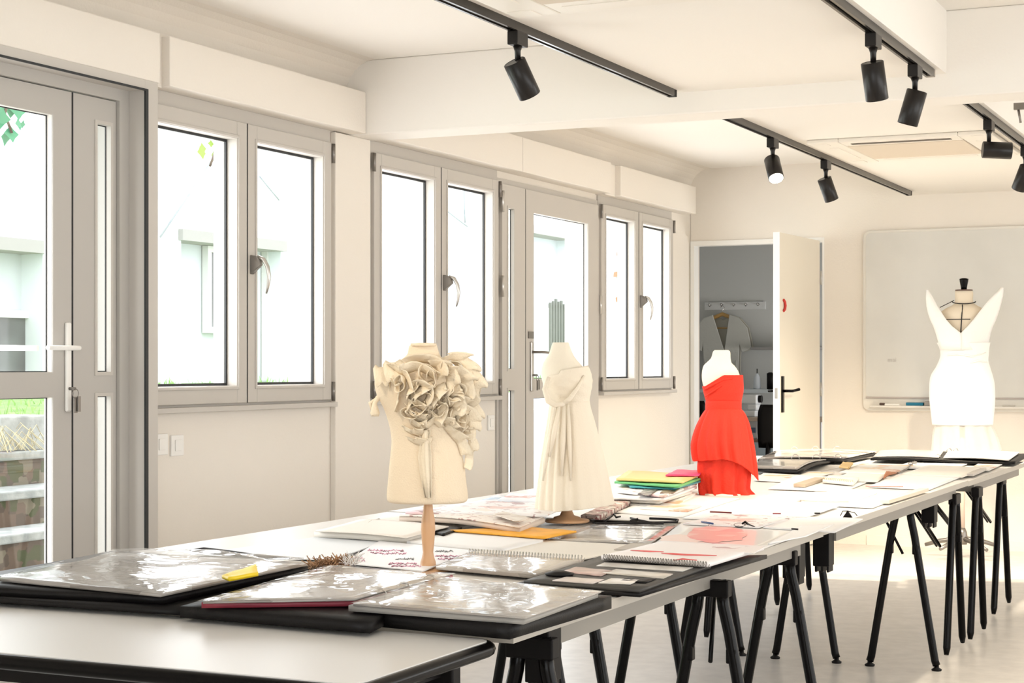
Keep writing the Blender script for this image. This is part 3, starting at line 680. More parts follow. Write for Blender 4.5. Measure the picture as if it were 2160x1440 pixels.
t2 = long_table(XM, XR, Yb, Yc, 'white folding table in the middle of the right row', [(-1.58,7.28,.28,0,True,.70,(-.12,.02)),(-2.0,7.29,.27,0),(-1.465,7.81,0,.38,False)], lift=.004)
t2b = long_table(XL, XM-.002, Yb, Yc, 'white folding table along the windows under the red dress', [(-2.43,7.3,.28,0),(-2.57,7.84,0,.38,False)], lift=.002)
t3 = long_table(XM, XR, Yc, Yd, 'farthest white folding table of the right row', [(-1.45,8.285,0,.36,False),(-1.49,9.22,0,.48,False)])
t3b = long_table(XL, XM-.002, Yc, Yd, 'farthest white folding table on the window side', [(-2.58,8.70,0,.30,False),(-2.59,9.35,0,.34,False)])
bracket(t1, -1.46, 3.35); bracket(t2, -1.47, 5.68); bracket(t2, -1.47, 7.42); bracket(t1, -1.47, 5.32)
for (y0_, y1_) in ((7.3,7.66),(7.66,8.15),(8.5,8.95)):
    MB().tube([(-1.50,y1_,.36+.12),(-1.56,y0_,.715)], .007, 8).tube([(-1.515,y1_,.36+.12),(-1.575,y0_,.715)], .005, 8).build('brace', BLACK, t3 if y0_ > 8 else t2)
# near table with the black rounded rim
r = empty('folding_table', (-2.25, 2.8, 0)); tag(r, 'near white folding table with black rounded rim, empty, at the bottom left', 'table')
def rrxy(x0, x1, y0, y1, rad, n=6):
    out = []
    for cx, cy, a0 in ((x1-rad,y1-rad,0),(x0+rad,y1-rad,90),(x0+rad,y0+rad,180),(x1-rad,y0+rad,270)):
        for k in range(n+1):
            a = math.radians(a0+90*k/n); out.append((cx+rad*math.cos(a), cy+rad*math.sin(a)))
    return out
NZ = TT-.004; NY0, NY1 = 2.52, 3.05
MB().prism(rrxy(XL, XR-.012, NY0, NY1, .035), NZ-.028, NZ).build('tabletop', TOP, r, bevel=.001)
rim = rrxy(XL-.004, XR-.008, NY0-.004, NY1+.002, .038, 6)
MB().tube([(p[0],p[1],NZ-.016) for p in rim]+[(rim[0][0],rim[0][1],NZ-.016)], .0145, 10, cap=False).build('rim', BLACK, r)
MB().box((XL+.05,NY0+.05,NZ-.065),(XR-.08,NY0+.07,NZ-.03)).box((XL+.05,NY1-.09,NZ-.065),(XR-.08,NY1-.07,NZ-.03)).box((XR-.10,NY0+.07,NZ-.065),(XR-.08,NY1-.09,NZ-.03)).build('under_frame', BLACKM, r)
for cx in (-1.62, -2.65):
    aframe(r, cx, 2.80, 0, .38, True, .69)
    MB().box((cx-.08,NY0+.10,NZ-.10),(cx+.05,NY0+.30,NZ-.03)).build('folding_bracket', BLACKM, r, bevel=.004)
aframe(r, -1.56, 2.98, .22, 0, True, .69)
for (dx, dy) in ((0,0),(.04,.12)):
    MB().tube([(-1.475+dx*.2,2.62+dy,NZ-.045),(-1.455+dx*.2,2.62+dy,NZ-.045)], .008, 10).build('bolt', METAL, r)

# ---------------------------------------------------------------- dress forms
LINEN = mat('cream_linen', (.84,.70,.52), .85, bump=.25, bscale=260)
CALICO = mat('unbleached_calico', (.88,.76,.58), .9, bump=.3, bscale=200)
IVORY = mat('ivory_cotton', (.86,.77,.63), .85, bump=.2, bscale=180)
FORMW = mat('cream_form', (.88,.80,.66), .8, bump=.15, bscale=200)
WHITEC = mat('white_cotton', (.93,.91,.87), .8, bump=.1, bscale=120)
REDC = mat('red_wool', (.72,.026,.006), .75, bump=.25, bscale=160)
WOODP = mat('turned_beech', (.62,.36,.19), .4, var=.1, vscale=6)
def loft(K, cu, hor, prof, depth=.66, n=72, fold=None, capt=True, capb=True, sup=2.0, cyoff=None):
    """prof: (v, uL, uR) silhouette rows at camera distance K; local frame x right, -y to the camera"""
    rows = []
    for i, (v, ul, ur) in enumerate(prof):
        z = HC+(HOR-v)*K/F; c = ((ul+ur)/2-cu)*K/F; rx = (ur-ul)/2*K/F; ry = rx*depth if not callable(depth) else depth(i, rx)
        row = []
        for k in range(n):
            a = 2*math.pi*k/n; f = 1+(fold(a, i, len(prof)) if fold else 0)
            ca_, sa_ = math.cos(a), math.sin(a)
            row.append((c+rx*f*math.copysign(abs(ca_)**(2/sup), ca_), (cyoff(i) if cyoff else 0)+ry*f*math.copysign(abs(sa_)**(2/sup), sa_), z))
        rows.append(row)
    return rows
def dense(prof, m=4):
    out = []
    for i in range(len(prof)-1):
        p0 = prof[max(i-1,0)]; p1 = prof[i]; p2 = prof[i+1]; p3 = prof[min(i+2,len(prof)-1)]
        for k in range(m):
            t = k/m
            if i == 0 or i == len(prof)-2 and False: pass
            out.append(tuple(.5*((2*b)+(-a+c)*t+(2*a-5*b+4*c-d)*t*t+(-a+3*b-3*c+d)*t**3) for a, b, c, d in zip(p0, p1, p2, p3)))
    out.append(prof[-1]); return out
def place(K, cu, base_z):
    p = pd(cu, HOR, K); return (p.x, p.y, base_z), math.atan2(-p.x, p.y)
def local(mb, bz):
    for p in mb.v: p.z -= bz
    return mb
# ---- form 1: ruffled torso on a turned wooden stand
K1, C1 = 4.50, 903
loc, rz = place(K1, C1, TT)
r = empty('dress_form', loc, rz, local=True); tag(r, 'small linen torso with a ruffled calico top on a wooden pole', 'dress form')
prof1 = [(728,864,922),(733,862,923),(748,858,928),(760,842,938),(770,818,955),(782,800,972),(800,791,984),(822,792,988),(842,800,984),(862,810,978),(885,818,972),(905,823,969),(930,826,970),(955,824,974),(985,821,980),(1020,818,984),(1045,816,987),(1056,818,985),(1060,826,978)]
tors = dense(prof1, 4)
body = local(MB().rings(loft(K1, C1, 0, tors, .62, 48), smooth=True), TT).build('torso', LINEN, r)
k1 = K1/F
def z1(v): return HC+(HOR-v)*k1-TT
MB().lathe([(.034,z1(729)-.001),(.034,z1(724)),(.01,z1(723))], (-.012,0,0), 24).build('neck_cap', LINEN, r)
MB().lathe([(.070,.0005),(.070,.0035),(.021,.004),(.020,.020),(.0165,.030),(.0135,.045),(.0165,.075),(.0185,.105),(.0175,.13),(.0135,.150),(.0115,.170),(.0115,z1(1055))], (0,0,0), 24).build('stand_pole', WOODP, r)
# ruffles: curled strips of cloth pinned over the bust
def torso_at(prof, K, cu, u, v):
    for i in range(len(prof)-1):
        if prof[i][0] <= v <= prof[i+1][0]:
            t = (v-prof[i][0])/(prof[i+1][0]-prof[i][0]+1e-9); ul = prof[i][1]+(prof[i+1][1]-prof[i][1])*t; ur = prof[i][2]+(prof[i+1][2]-prof[i][2])*t; break
    else: ul, ur = prof[-1][1:]
    c = (ul+ur)/2; h = (ur-ul)/2; s = max(-.97, min(.97, (u-c)/h))
    return Vector(((u-cu)*K/F, -h*.62*K/F*math.sqrt(1-s*s), HC+(HOR-v)*K/F-TT))
RU = random.Random(11)
ruf = MB()
def ribbon(mb, path, wid, lift, curl, seed):
    """gathered frill: base edge pinned along the path, free edge waving out with folded-over lip"""
    q = random.Random(seed); n = 34; pts = []
    for i in range(n+1):
        t = i/n*(len(path)-1); a = int(min(t, len(path)-2)); f = t-a
        p0 = path[max(a-1,0)]; p1 = path[a]; p2 = path[a+1]; p3 = path[min(a+2,len(path)-1)]
        uv = [.5*((2*p1[j])+(-p0[j]+p2[j])*f+(2*p0[j]-5*p1[j]+4*p2[j]-p3[j])*f*f+(-p0[j]+3*p1[j]-3*p2[j]+p3[j])*f**3) for j in (0, 1)]
        pts.append(torso_at(tors, K1, C1, uv[0], uv[1]))
    ph = q.uniform(0,6); fr = q.uniform(1.0,1.7)*len(path); m = 6; vs = []
    for i in range(n+1):
        T = (pts[min(i+1,n)]-pts[max(i-1,0)]).normalized()
        N = Vector((pts[i].x*.9, pts[i].y*1.6-.02, 0)).normalized(); B = N.cross(T).normalized()
        t = i/n; wv = math.sin(fr*t*3.1+ph); env = math.sin(math.pi*min(1, max(0, t*.94+.03)))**.4
        for j in range(m+1):
            s = j/m; out = lift*env*math.sin(s*math.pi*.62)*(1+.35*wv)*1.0; dn = wid*env*(s-.25*s*s*curl)
            side = wv*wid*.38*s*s
            p = pts[i]+N*(out+.003)+B*dn+T*side
            if s > .8: p += -B*wid*.10*(s-.8)/.2+N*.004
            vs.append(p)
    fs = [(i*(m+1)+j, i*(m+1)+j+1, (i+1)*(m+1)+j+1, (i+1)*(m+1)+j) for i in range(n) for j in range(m)]
    mb.add(vs, fs, True)
paths = [
 ([(826,772),(850,790),(884,782),(915,800)],.032,.030),([(862,768),(890,764),(918,774),(922,800)],.030,.034),([(915,800),(895,808),(876,822),(866,845)],.030,.030),
 ([(838,772),(858,800),(866,830),(858,862)],.026,.024),([(925,765),(948,760),(972,770),(980,792)],.030,.030),([(965,762),(985,785),(992,815),(985,845)],.028,.026),
 ([(930,782),(955,792),(968,815),(962,842)],.034,.034),([(935,805),(915,818),(900,838),(896,860)],.036,.034),([(958,805),(945,830),(950,855),(930,872)],.034,.032),
 ([(872,818),(890,815),(900,832),(888,852)],.026,.036),([(862,845),(880,858),(900,868),(918,862)],.028,.032),([(858,860),(875,882),(898,890),(912,878)],.030,.030),
 ([(868,892),(888,905),(905,900),(920,885)],.028,.024),([(982,840),(990,868),(985,895),(978,920)],.028,.024),([(950,862),(968,872),(978,895),(975,925)],.030,.028),
 ([(945,868),(935,888),(945,908),(962,915)],.030,.026),([(935,900),(950,920),(962,935),(970,960)],.026,.024),([(975,905),(985,930),(980,955),(976,985)],.020,.018),
 ([(855,905),(872,915),(890,918),(906,912)],.026,.020),([(862,925),(880,935),(900,938),(912,925)],.026,.018),([(930,845),(945,858),(960,852),(975,860)],.030,.032),
 ([(832,790),(842,820),(838,850),(836,868)],.018,.014),([(905,772),(930,778),(940,800),(932,825)],.030,.032),([(915,845),(922,862),(912,885),(925,900)],.030,.028),
 ([(880,795),(872,812),(862,820),(858,838)],.024,.028),([(978,800),(970,825),(975,850),(968,868)],.028,.030),([(900,870),(920,890),(940,895),(955,905)],.026,.024)]
for i, (p, wd, lf) in enumerate(paths): ribbon(ruf, p, wd*1.12, lf*.95, .8, 100+i)
# knotted frills: rosettes of folded cloth
for i, (u, v, s_) in enumerate([(890,845,.026),(952,832,.024),(905,795,.025),(958,880,.022),(872,870,.018),(938,776,.022),(925,860,.02),(968,905,.018),(850,805,.018)]):
    q = random.Random(50+i); c_ = torso_at(tors, K1, C1, u, v); N = Vector((c_.x*.9, c_.y*1.6-.02, 0)).normalized(); X = N.cross(Vector((0,0,1))).normalized(); Y = Vector((0,0,1))
    vs = []; n = 40; m = 5; a0 = q.uniform(0,6)
    for a in range(n+1):
        t = a/n; an = a0+t*9.5; rad = s_*(.25+.85*t)*(1+.28*math.sin(an*2.3+i)); 
        for j in range(m+1):
            s = j/m; vs.append(c_+X*rad*math.cos(an)*(1+.25*s)+Y*rad*math.sin(an)*(1+.25*s)+N*(.004+.034*s*(1-.45*t)+.008*math.sin(an*3)*s))
    ruf.add(vs, [(a*(m+1)+j, a*(m+1)+j+1, (a+1)*(m+1)+j+1, (a+1)*(m+1)+j) for a in range(n) for j in range(m)], True)
ruf.build('ruffled_top', CALICO, r, solid=.0016)
# cloth base panel under the frills, hanging tail and shoulder frill
tail = MB(); vs = []
pa = [(896,905),(897,930),(896,960),(899,1000),(903,1045)]; wd = [12,10,14,12,7]
for i, ((u, v), w_) in enumerate(zip(pa, wd)):
    for j in range(7):
        s = j/6*2-1; p = torso_at(tors, K1, C1, u+s*w_, v); vs.append(p+Vector((0,-.012-.010*math.cos(s*4.2),0)))
tail.add(vs, [(i*7+j, i*7+j+1, (i+1)*7+j+1, (i+1)*7+j) for i in range(4) for j in range(6)], True)
tail.build('hanging_tail', CALICO, r, solid=.002)
sh = MB()
for (uc, vc, sc) in ((842,768,.05),(816,775,.038)):
    p = torso_at(tors, K1, C1, uc, vc+8); vs = []
    for i in range(9):
        for j in range(5):
            a = i/8*3.0-.3; vs.append(p+Vector((math.cos(a)*sc*.7*(1-.08*j)-.01, -.01*j+.01, .004+math.sin(a)*sc*.28+.006*math.sin(i*2+j)-.012*j)))
    sh.add(vs, [(i*5+j, i*5+j+1, (i+1)*5+j+1, (i+1)*5+j) for i in range(8) for j in range(4)], True)
sh.build('shoulder_frill', CALICO, r, solid=.002)
# knotted tie with tassel at the left armhole
p = Vector(((794-C1)*k1, 0, z1(842)))
MB().tube([p+Vector((.018,0,.014)), p+Vector((.004,-.006,.004)), p+Vector((-.004,-.006,-.010)), p+Vector((-.003,-.006,-.035)), p+Vector((-.003,-.006,-.044))], [.004,.007,.006,.013,.010], 8).tube([p+Vector((0,0,.003)), p+Vector((-.016,0,-.010)), p+Vector((-.012,0,-.030))], [.003,.005,.002], 8).build('tie', CALICO, r)

# ---- form 2: ivory gown
K2, C2 = 5.79, 1196
loc, rz = place(K2, C2, TT)
r = empty('dress_form', loc, rz, local=True); tag(r, 'small form in a long ivory one shoulder gown, beside the ruffled torso', 'dress form')
pf = dense([(722,1166,1199),(727,1164,1201),(745,1158,1208),(758,1150,1216),(768,1145,1225),(782,1142,1236),(800,1143,1242),(818,1148,1242),(840,1152,1240),(860,1160,1238),(900,1158,1240)], 4)
local(MB().rings(loft(K2, C2, 0, pf, .68, 48), smooth=True), TT).build('torso', FORMW, r)
bod = dense([(778,1148,1240),(796,1146,1247),(812,1148,1249),(828,1152,1246),(842,1158,1243),(856,1162,1242)], 4)
rows = loft(K2, C2, 0, bod, .80, 60)
# slanted neckline: shear the upper rows
nb = len(rows)
for i, row in enumerate(rows):
    t = 1-i/(nb-1)
    for k, p in enumerate(row):
        x, y, z = p; sft = (x*K2*0+ (x/.075))*.012*t if True else 0
        wr = .0016*math.sin((x*160+z*260))+.0014*math.sin(x*60-z*340)
        row[k] = (x*(1+wr*4), y*(1+.03*math.sin(x*90+z*200)), z+sft-(.012*t if x < -.02 else 0))
local(MB().rings(rows, cap0=False, cap1=False), TT).build('bodice', IVORY, r, solid=.003)
sk = dense([(846,1162,1243),(862,1158,1246),(890,1154,1254),(930,1147,1264),(980,1139,1276),(1030,1133,1286),(1056,1130,1291),(1072,1130,1294)], 5)
def foldg(a, i, n):
    t = i/n; s = math.sin(a)
    f = .022*math.sin(9*a+1.2)*t+.012*math.sin(17*a)*t
    if math.pi < a < 1.62*math.pi: f += .060*math.sin(21*a)*(.45+.6*t)*math.sin((a-math.pi)/(.62*math.pi)*math.pi)
    return f
rows = loft(K2, C2, 0, sk, .82, 140, foldg)
for row in rows[-2:]:
    pass
kk = len(rows)
for i, row in enumerate(rows):
    t = i/(kk-1)
    for k, p in enumerate(row):
        row[k] = (p[0], p[1], p[2]+t*t*(.012*(p[0]/.12)+.012*math.sin(p[0]*40)*0))
local(MB().rings(rows, cap0=False, cap1=False), TT).build('skirt', IVORY, r, solid=.003)
# twisted knot and drape over the bust
m = MB(); kx = K2/F
def g(u, v, y): return Vector(((u-C2)*kx, y, HC+(HOR-v)*kx-TT))
m.tube([g(1158,795,-.060),g(1150,820,-.072),g(1158,845,-.074),g(1172,853,-.078),g(1192,850,-.080)], [.006,.010,.012,.010,.008], 10)
m.tube([g(1232,792,-.050),g(1220,815,-.068),g(1203,838,-.078),g(1190,850,-.080)], [.004,.006,.008,.008], 10)
m.build('bust_drape', IVORY, r)
m = MB()
for (a, b, w_) in (((1190,852),(1185,1000),.010),((1198,852),(1204,1010),.008),((1180,853),(1160,960),.010),((1172,855),(1146,1010),.009)):
    m.tube([g(a[0],a[1],-.078), g((a[0]+b[0])/2,(a[1]+b[1])/2,-.088), g(b[0],b[1],-.098)], [w_*.6,w_,w_*.35], 10)
m.build('pleats', IVORY, r)
MB().lathe([(.073,.007),(.076,.011),(.073,.016),(.047,.019),(.044,.024),(.024,.030),(.019,.042),(.015,.062),(.015,.35)], (0,0,0), 28).build('stand_base', WOODP, r)

# ---- form 3: red strapless dress
K3, C3 = 7.08, 1526
loc, rz = place(K3, C3, TT)
r = empty('dress_form', loc, rz, local=True); tag(r, 'small pale form in a bright red strapless layered dress', 'dress form')
pf = dense([(738,1508,1536),(742,1504,1540),(755,1500,1541),(765,1490,1543),(772,1484,1550),(785,1481,1558),(800,1481,1562),(815,1484,1564),(840,1490,1560),(860,1492,1560)], 4)
local(MB().rings(loft(K3, C3, 0, pf, .66, 48), smooth=True), TT).build('torso', FORMW, r)
bd = dense([(796,1482,1566),(812,1485,1567),(828,1488,1567),(842,1491,1564),(856,1492,1562),(868,1491,1562)], 4)
rows = loft(K3, C3, 0, bd, .74, 60); nb = len(rows)
for i, row in enumerate(rows):
    t = 1-i/(nb-1)
    for k, p in enumerate(row):
        s = max(-1, min(1, p[0]/.075)); up = (.010 if s > 0 else .010+.046*s)
        row[k] = (p[0], p[1]*(1+.0*t), p[2]+up*t)
local(MB().rings(rows, cap0=False, cap1=False), TT).build('bodice', REDC, r, solid=.004)
wb_ = dense([(845,1490,1563),(850,1489,1563),(864,1489,1563),(868,1490,1562)], 3)
local(MB().rings(loft(K3, C3, 0, wb_, .80, 60), cap0=False, cap1=False), TT).build('waistband', REDC, r, solid=.004)
# fold line across the bodice front
kx3 = K3/F
def g3(u, v, y): return Vector(((u-C3)*kx3, y, HC+(HOR-v)*kx3-TT))
MB().tube([g3(1486,822,-.035),g3(1502,812,-.056),g3(1526,800,-.062),g3(1545,797,-.055)], [.003,.005,.004,.003], 8).tube([g3(1488,836,-.035),g3(1505,824,-.055),g3(1522,812,-.062)],[.002,.004,.003],8).build('bodice_fold', REDC, r)
us = dense([(862,1492,1562),(900,1480,1575),(950,1474,1580),(985,1472,1580),(1010,1474,1578),(1030,1476,1576),(1039,1478,1582),(1043,1482,1584)], 4)
def foldu(a, i, n):
    t = i/n; return (.15*math.sin(9*a+.6)+.07*math.sin(16*a+1))*t
local(MB().rings(loft(K3, C3, 0, us, .72, 120, foldu), cap0=False, cap1=True), TT).build('underskirt', REDC, r)
pe = dense([(862,1491,1562),(872,1484,1570),(890,1475,1578),(910,1468,1583),(935,1463,1587),(958,1465,1590),(972,1468,1592)], 5)
def foldp(a, i, n):
    t = i/n; q = math.sin(a)
    return (.15*abs(math.sin(7.5*a+.4))**.7-.06+.05*math.sin(21*a+2))*min(1, t*1.15+.08)+(.02 if q < 0 else 0)*t
rows = loft(K3, C3, 0, pe, .84, 150, foldp); kk = len(rows)
for i, row in enumerate(rows):
    t = i/(kk-1)
    for k, p in enumerate(row):
        s = p[0]/.12
        dz = -.048*max(0, s)**2.2*t*t*1.1+.012*(1-abs(s))*t
        row[k] = (p[0], p[1], p[2]+dz)
local(MB().rings(rows, cap0=False, cap1=False), TT).build('peplum', REDC, r, solid=.004)
MB().lathe([(.085,0),(.085,.008),(.04,.012),(.015,.03),(.015,.10)], (0,0,0), 24).build('stand_base', FORMW, r)

# ---- form 4: full size mannequin by the whiteboard
K4, C4 = 11.44, 2030
loc, rz = place(K4, C4, 0)
r = empty('tailors_mannequin', loc, rz, local=True); tag(r, 'full size tailor mannequin in a white dress with pointed shoulder wings', 'mannequin')
kx4 = K4/F
def g4(u, v, y): return Vector(((u-C4)*kx4, y, HC+(HOR-v)*kx4))
pf = dense([(612,2016,2050),(618,2015,2052),(636,2015,2052),(643,2010,2058),(650,1996,2070),(660,1984,2081),(675,1981,2085),(700,1983,2083),(730,1986,2080),(760,1984,2082)], 4)
FM = mat('beige_mannequin_cloth', (.80,.70,.55), .8)
local(MB().rings(loft(K4, C4, 0, pf, .62, 48), smooth=True), 0).build('torso', FM, r)
nz = HC+(HOR-612)*kx4
MB().lathe([(.056,nz-.004),(.056,nz+.004),(.01,nz+.006)], (.010,0,0), 24).build('neck_plate', mat('brown_wood_cap',(.12,.07,.05),.5), r)
MB().lathe([(.018,nz+.004),(.020,nz+.02),(.028,nz+.06),(.030,nz+.075),(.012,nz+.08)], (.010,0,0), 20).build('neck_knob', BLACK, r)
# style tapes
TAPE = mat('black_style_tape', (.015,.013,.012), .6)
def tape(pts, w_=.0035): MB().tube(pts, w_, 6).build('style_tape', TAPE, r)
n_ = 20
tape([(.010+.074*math.cos(a), -.05*math.sin(a)*1.0-.004, HC+(HOR-636-5*math.sin(a))*kx4) for a in [math.pi*k/n_ for k in range(n_+1)]])
def ty(u, v):
    for i in range(len(pf)-1):
        if pf[i][0] <= v <= pf[i+1][0]: ul, ur = pf[i][1], pf[i][2]; break
    c_ = (ul+ur)/2; h = (ur-ul)/2; s = max(-.98, min(.98, (u-c_)/h)); return -h*.62*math.sqrt(1-s*s)*kx4-.003
tape([g4(u, v, ty(u, v)-.002) for u, v in ((2030,643),(2030,652),(2029,664),(2028,680),(2027,695),(2027,702))])
tape([g4(u, 674, ty(u, 674)) for u in range(1996,2050,5)], .0028)
tape([g4(u, v, -.01) for u, v in ((2013,633),(2004,638),(1996,642),(1984,648))], .0028)
# dress: bodice with V neck and pointed wings
dr = dense([(722,1978,2086),(735,1984,2084),(748,1986,2083),(760,1983,2082),(775,1976,2086),(792,1966,2091),(810,1963,2095),(840,1963,2096),(870,1966,2094),(896,1969,2092)], 4)
local(MB().rings(loft(K4, C4, 0, dr, .68, 64, lambda a,i,n: .012*math.sin(23*a)*(1 if 5 < i < 16 else 0)), cap0=False, cap1=False), 0).build('dress_skirt', WHITEC, r, solid=.006)
def wing(pts, yf, yb, nm):
    n = len(pts); m = MB()
    m.add([g4(p[0],p[1],p[2]-.006) for p in pts]+[g4(p[0],p[1],p[2]+.006) for p in pts], [tuple(range(n))[::-1], tuple(range(n,2*n))]+[(k,(k+1)%n,n+(k+1)%n,n+k) for k in range(n)])
    return m.build(nm, WHITEC, r)
def wingstrip(rowsL, nm):
    """rows of (uOuter, uInner, v, yOuter, yInner) swept into a curved cloth panel"""
    m = MB(); vs = []; nn = 8
    for (uo, ui, v, yo, yi) in rowsL:
        for j in range(nn+1):
            s = j/nn; vs.append(g4(uo+(ui-uo)*s, v, yo+(yi-yo)*s-.02*math.sin(math.pi*s)))
    m.add(vs, [(i*(nn+1)+j, i*(nn+1)+j+1, (i+1)*(nn+1)+j+1, (i+1)*(nn+1)+j) for i in range(len(rowsL)-1) for j in range(nn)], True)
    return m.build(nm, WHITEC, r, solid=.006)
wingstrip([(1957,1961,611,-.05,-.05),(1956,1970,628,-.05,-.06),(1957,1979,645,-.05,-.08),(1960,1988,660,-.05,-.10),(1965,1998,675,-.05,-.115),(1971,2009,688,-.05,-.12),(1976,2027,703,-.05,-.125),(1981,2029,720,-.05,-.125),(1985,2029,738,-.05,-.12)], 'shoulder_wing')
wingstrip([(2113,2108,608,-.05,-.05),(2112,2092,625,-.04,-.06),(2108,2077,642,-.03,-.08),(2103,2063,660,-.02,-.10),(2098,2052,675,-.02,-.115),(2092,2041,688,-.02,-.12),(2087,2027,703,-.02,-.125),(2084,2029,720,-.02,-.125),(2083,2029,738,-.02,-.12)], 'shoulder_wing')
MB().tube([g4(2000,748,-.10),g4(2020,746,-.118),g4(2050,752,-.115),g4(2078,744,-.06)], [.004,.006,.005,.004], 8).tube([g4(2045,766,-.11),g4(2062,760,-.105),g4(2080,764,-.05)], [.004,.007,.004], 8).build('waist_gathers', WHITEC, r)
SHEER = mat('sheer_underskirt', (.93,.90,.85), .8, alpha=.35)
un = dense([(885,1978,2084),(897,1974,2090),(920,1970,2100),(950,1968,2108),(990,1966,2112)], 4)
local(MB().rings(loft(K4, C4, 0, un, .7, 64, lambda a,i,n: .04*math.sin(13*a)*min(1,i/6)), cap0=False, cap1=False), 0).build('underskirt', SHEER, r)
MB().tube([(0,0,.16),(0,0,HC+(HOR-890)*kx4)], .018, 14).build('stand_pole', mat('pole_pink_beige',(.72,.58,.48),.4), r)
MB().lathe([(.03,.09),(.035,.12),(.03,.17),(.018,.20)], (0,0,0), 14).build('stand_hub', STEEL, r)
for k in range(5):
    an = k*1.2566+.35; ex_, ey_ = .25*math.cos(an), .25*math.sin(an)
    l = MB().tube([(0,0,.13),(ex_*.6,ey_*.6,.105),(ex_,ey_,.075)], [.018,.015,.012], 8).build('stand_leg', STEEL, r)
    MB().tube([(ex_-.006,ey_,.026),(ex_+.016,ey_,.026)], .026, 12).build('caster', mat('caster_grey',(.25,.27,.28),.4) if 'caster_grey' not in bpy.data.materials else bpy.data.materials['caster_grey'], l)
# ---------------------------------------------------------------- things lying on the tables
PW = mat('paper_white', (.86,.85,.84), .5)
PCR = mat('paper_cream', (.85,.80,.72), .55)
PPK = printed('paper_sketch_pink', (.86,.83,.82), [(.86,.62,.64),(.75,.55,.50),(.86,.83,.82),(.45,.30,.30)], 9, .4, .45, 30)
PBL = printed('newsprint_blue', (.80,.83,.86), [(.50,.62,.74),(.62,.40,.38),(.82,.84,.86)], 8, .5, .6, 45)
PBK = printed('book_page', (.84,.76,.68), [(.66,.40,.32),(.84,.76,.68),(.60,.52,.42),(.50,.30,.26)], 7, .35, .5, 40)
PPH = printed('photo_sheet', (.55,.52,.48), [(.35,.30,.27),(.78,.70,.62),(.20,.18,.17),(.62,.50,.42)], 9, .6, .18, coat=.6)
PSM = printed('portfolio_page', (.46,.42,.38), [(.30,.27,.24),(.56,.52,.48),(.38,.33,.29),(.48,.45,.41)], 5, .5, .2, coat=.5)
PPD = printed('dark_photo_page', (.05,.048,.045), [(.40,.28,.25),(.62,.58,.53),(.02,.02,.02),(.45,.42,.38)], 10, .45, .35)
PCOL = printed('warm_sketch', (.86,.83,.78), [(.82,.58,.35),(.70,.42,.30),(.86,.82,.76)], 10, .3, .4, 26)
PGR = mat('grey_board', (.36,.34,.31), .6)
BLKC = mat('black_cover', (.006,.005,.005), .5, spec=.25, bump=.1, bscale=300)
BKIN = mat('black_card', (.045,.042,.038), .5)
ORG = mat('orange_paper', (.90,.42,.03), .55, var=.12, vscale=12)
YEL = mat('yellow_tab', (.90,.66,.01), .45)
GRN = mat('green_card', (.12,.45,.16), .5); TEAL = mat('teal_card', (.05,.32,.36), .5)
PNK = mat('magenta_card', (.62,.05,.16), .5); YCR = mat('yellow_card', (.82,.55,.22), .5)
def plastic(name, alpha=.38, rough=.07):
    m = mat(name, (.80,.80,.80), rough, alpha=alpha, coat=1, spec=1)
    nt = m.node_tree; b = nt.nodes['Principled BSDF']; tc = nt.nodes.new('ShaderNodeTexCoord')
    n = nt.nodes.new('ShaderNodeTexNoise'); n.inputs['Scale'].default_value = 9; n.inputs['Detail'].default_value = 2; n.inputs['Distortion'].default_value = .8
    bp = nt.nodes.new('ShaderNodeBump'); bp.inputs['Strength'].default_value = .5; bp.inputs['Distance'].default_value = .02
    nt.links.new(tc.outputs['Object'], n.inputs['Vector']); nt.links.new(n.outputs['Fac'], bp.inputs['Height'])
    nt.links.new(bp.outputs['Normal'], b.inputs['Normal']); nt.links.new(bp.outputs['Normal'], b.inputs['Coat Normal'])
    return m
SLEEVE = plastic('clear_plastic_sleeve')
FLATSL = plastic('smooth_plastic', .25, .05)
def quadz(px, z): return [pz(u, v, z) for u, v in px]
def slab(mb, px, z, th, n=1, wave=0, seed=0, curl=None):
    """a sheet or stack: px = near-left, near-right, far-right, far-left corners of its top"""
    q = random.Random(seed); C4 = quadz(px, z+th)
    if n == 1 and not wave:
        mb.add([(c.x,c.y,z) for c in C4]+[(c.x,c.y,z+th) for c in C4], [(3,2,1,0),(4,5,6,7),(0,1,5,4),(1,2,6,5),(2,3,7,6),(3,0,4,7)]); return mb
    a1, a2, b1, b2, ph = [q.uniform(2,5) for _ in range(4)]+[q.uniform(0,6)]
    top = []; 
    for j in range(n+1):
        for i in range(n+1):
            s, t = i/n, j/n
            p = (C4[0]*(1-s)+C4[1]*s)*(1-t)+(C4[3]*(1-s)+C4[2]*s)*t
            dz = wave*(.5+.5*math.sin(a1*s*3+ph+b1*t)*math.sin(a2*t*2.2+b2*s+ph))
            if curl: dz += curl(s, t)
            top.append(Vector((p.x, p.y, z+th+dz)))
    bot = [Vector((p.x, p.y, min(z+ (curl(i % (n+1)/n, i//(n+1)/n) if curl else 0), p.z-th*.5) if curl else z)) for i, p in enumerate(top)]
    N = (n+1)**2; fs = []
    for j in range(n):
        for i in range(n):
            a = j*(n+1)+i; fs.append((a,a+1,a+n+2,a+n+1)); fs.append((N+a,N+a+n+1,N+a+n+2,N+a+1))
    for i in range(n):
        fs.append((i, N+i, N+i+1, i+1)); a = n*(n+1)+i; fs.append((a, a+1, N+a+1, N+a))
        a = i*(n+1); fs.append((a, a+n+1, N+a+n+1, N+a)); a = i*(n+1)+n; fs.append((a, N+a, N+a+n+1, a+n+1))
    mb.add(top+bot, fs, True); return mb
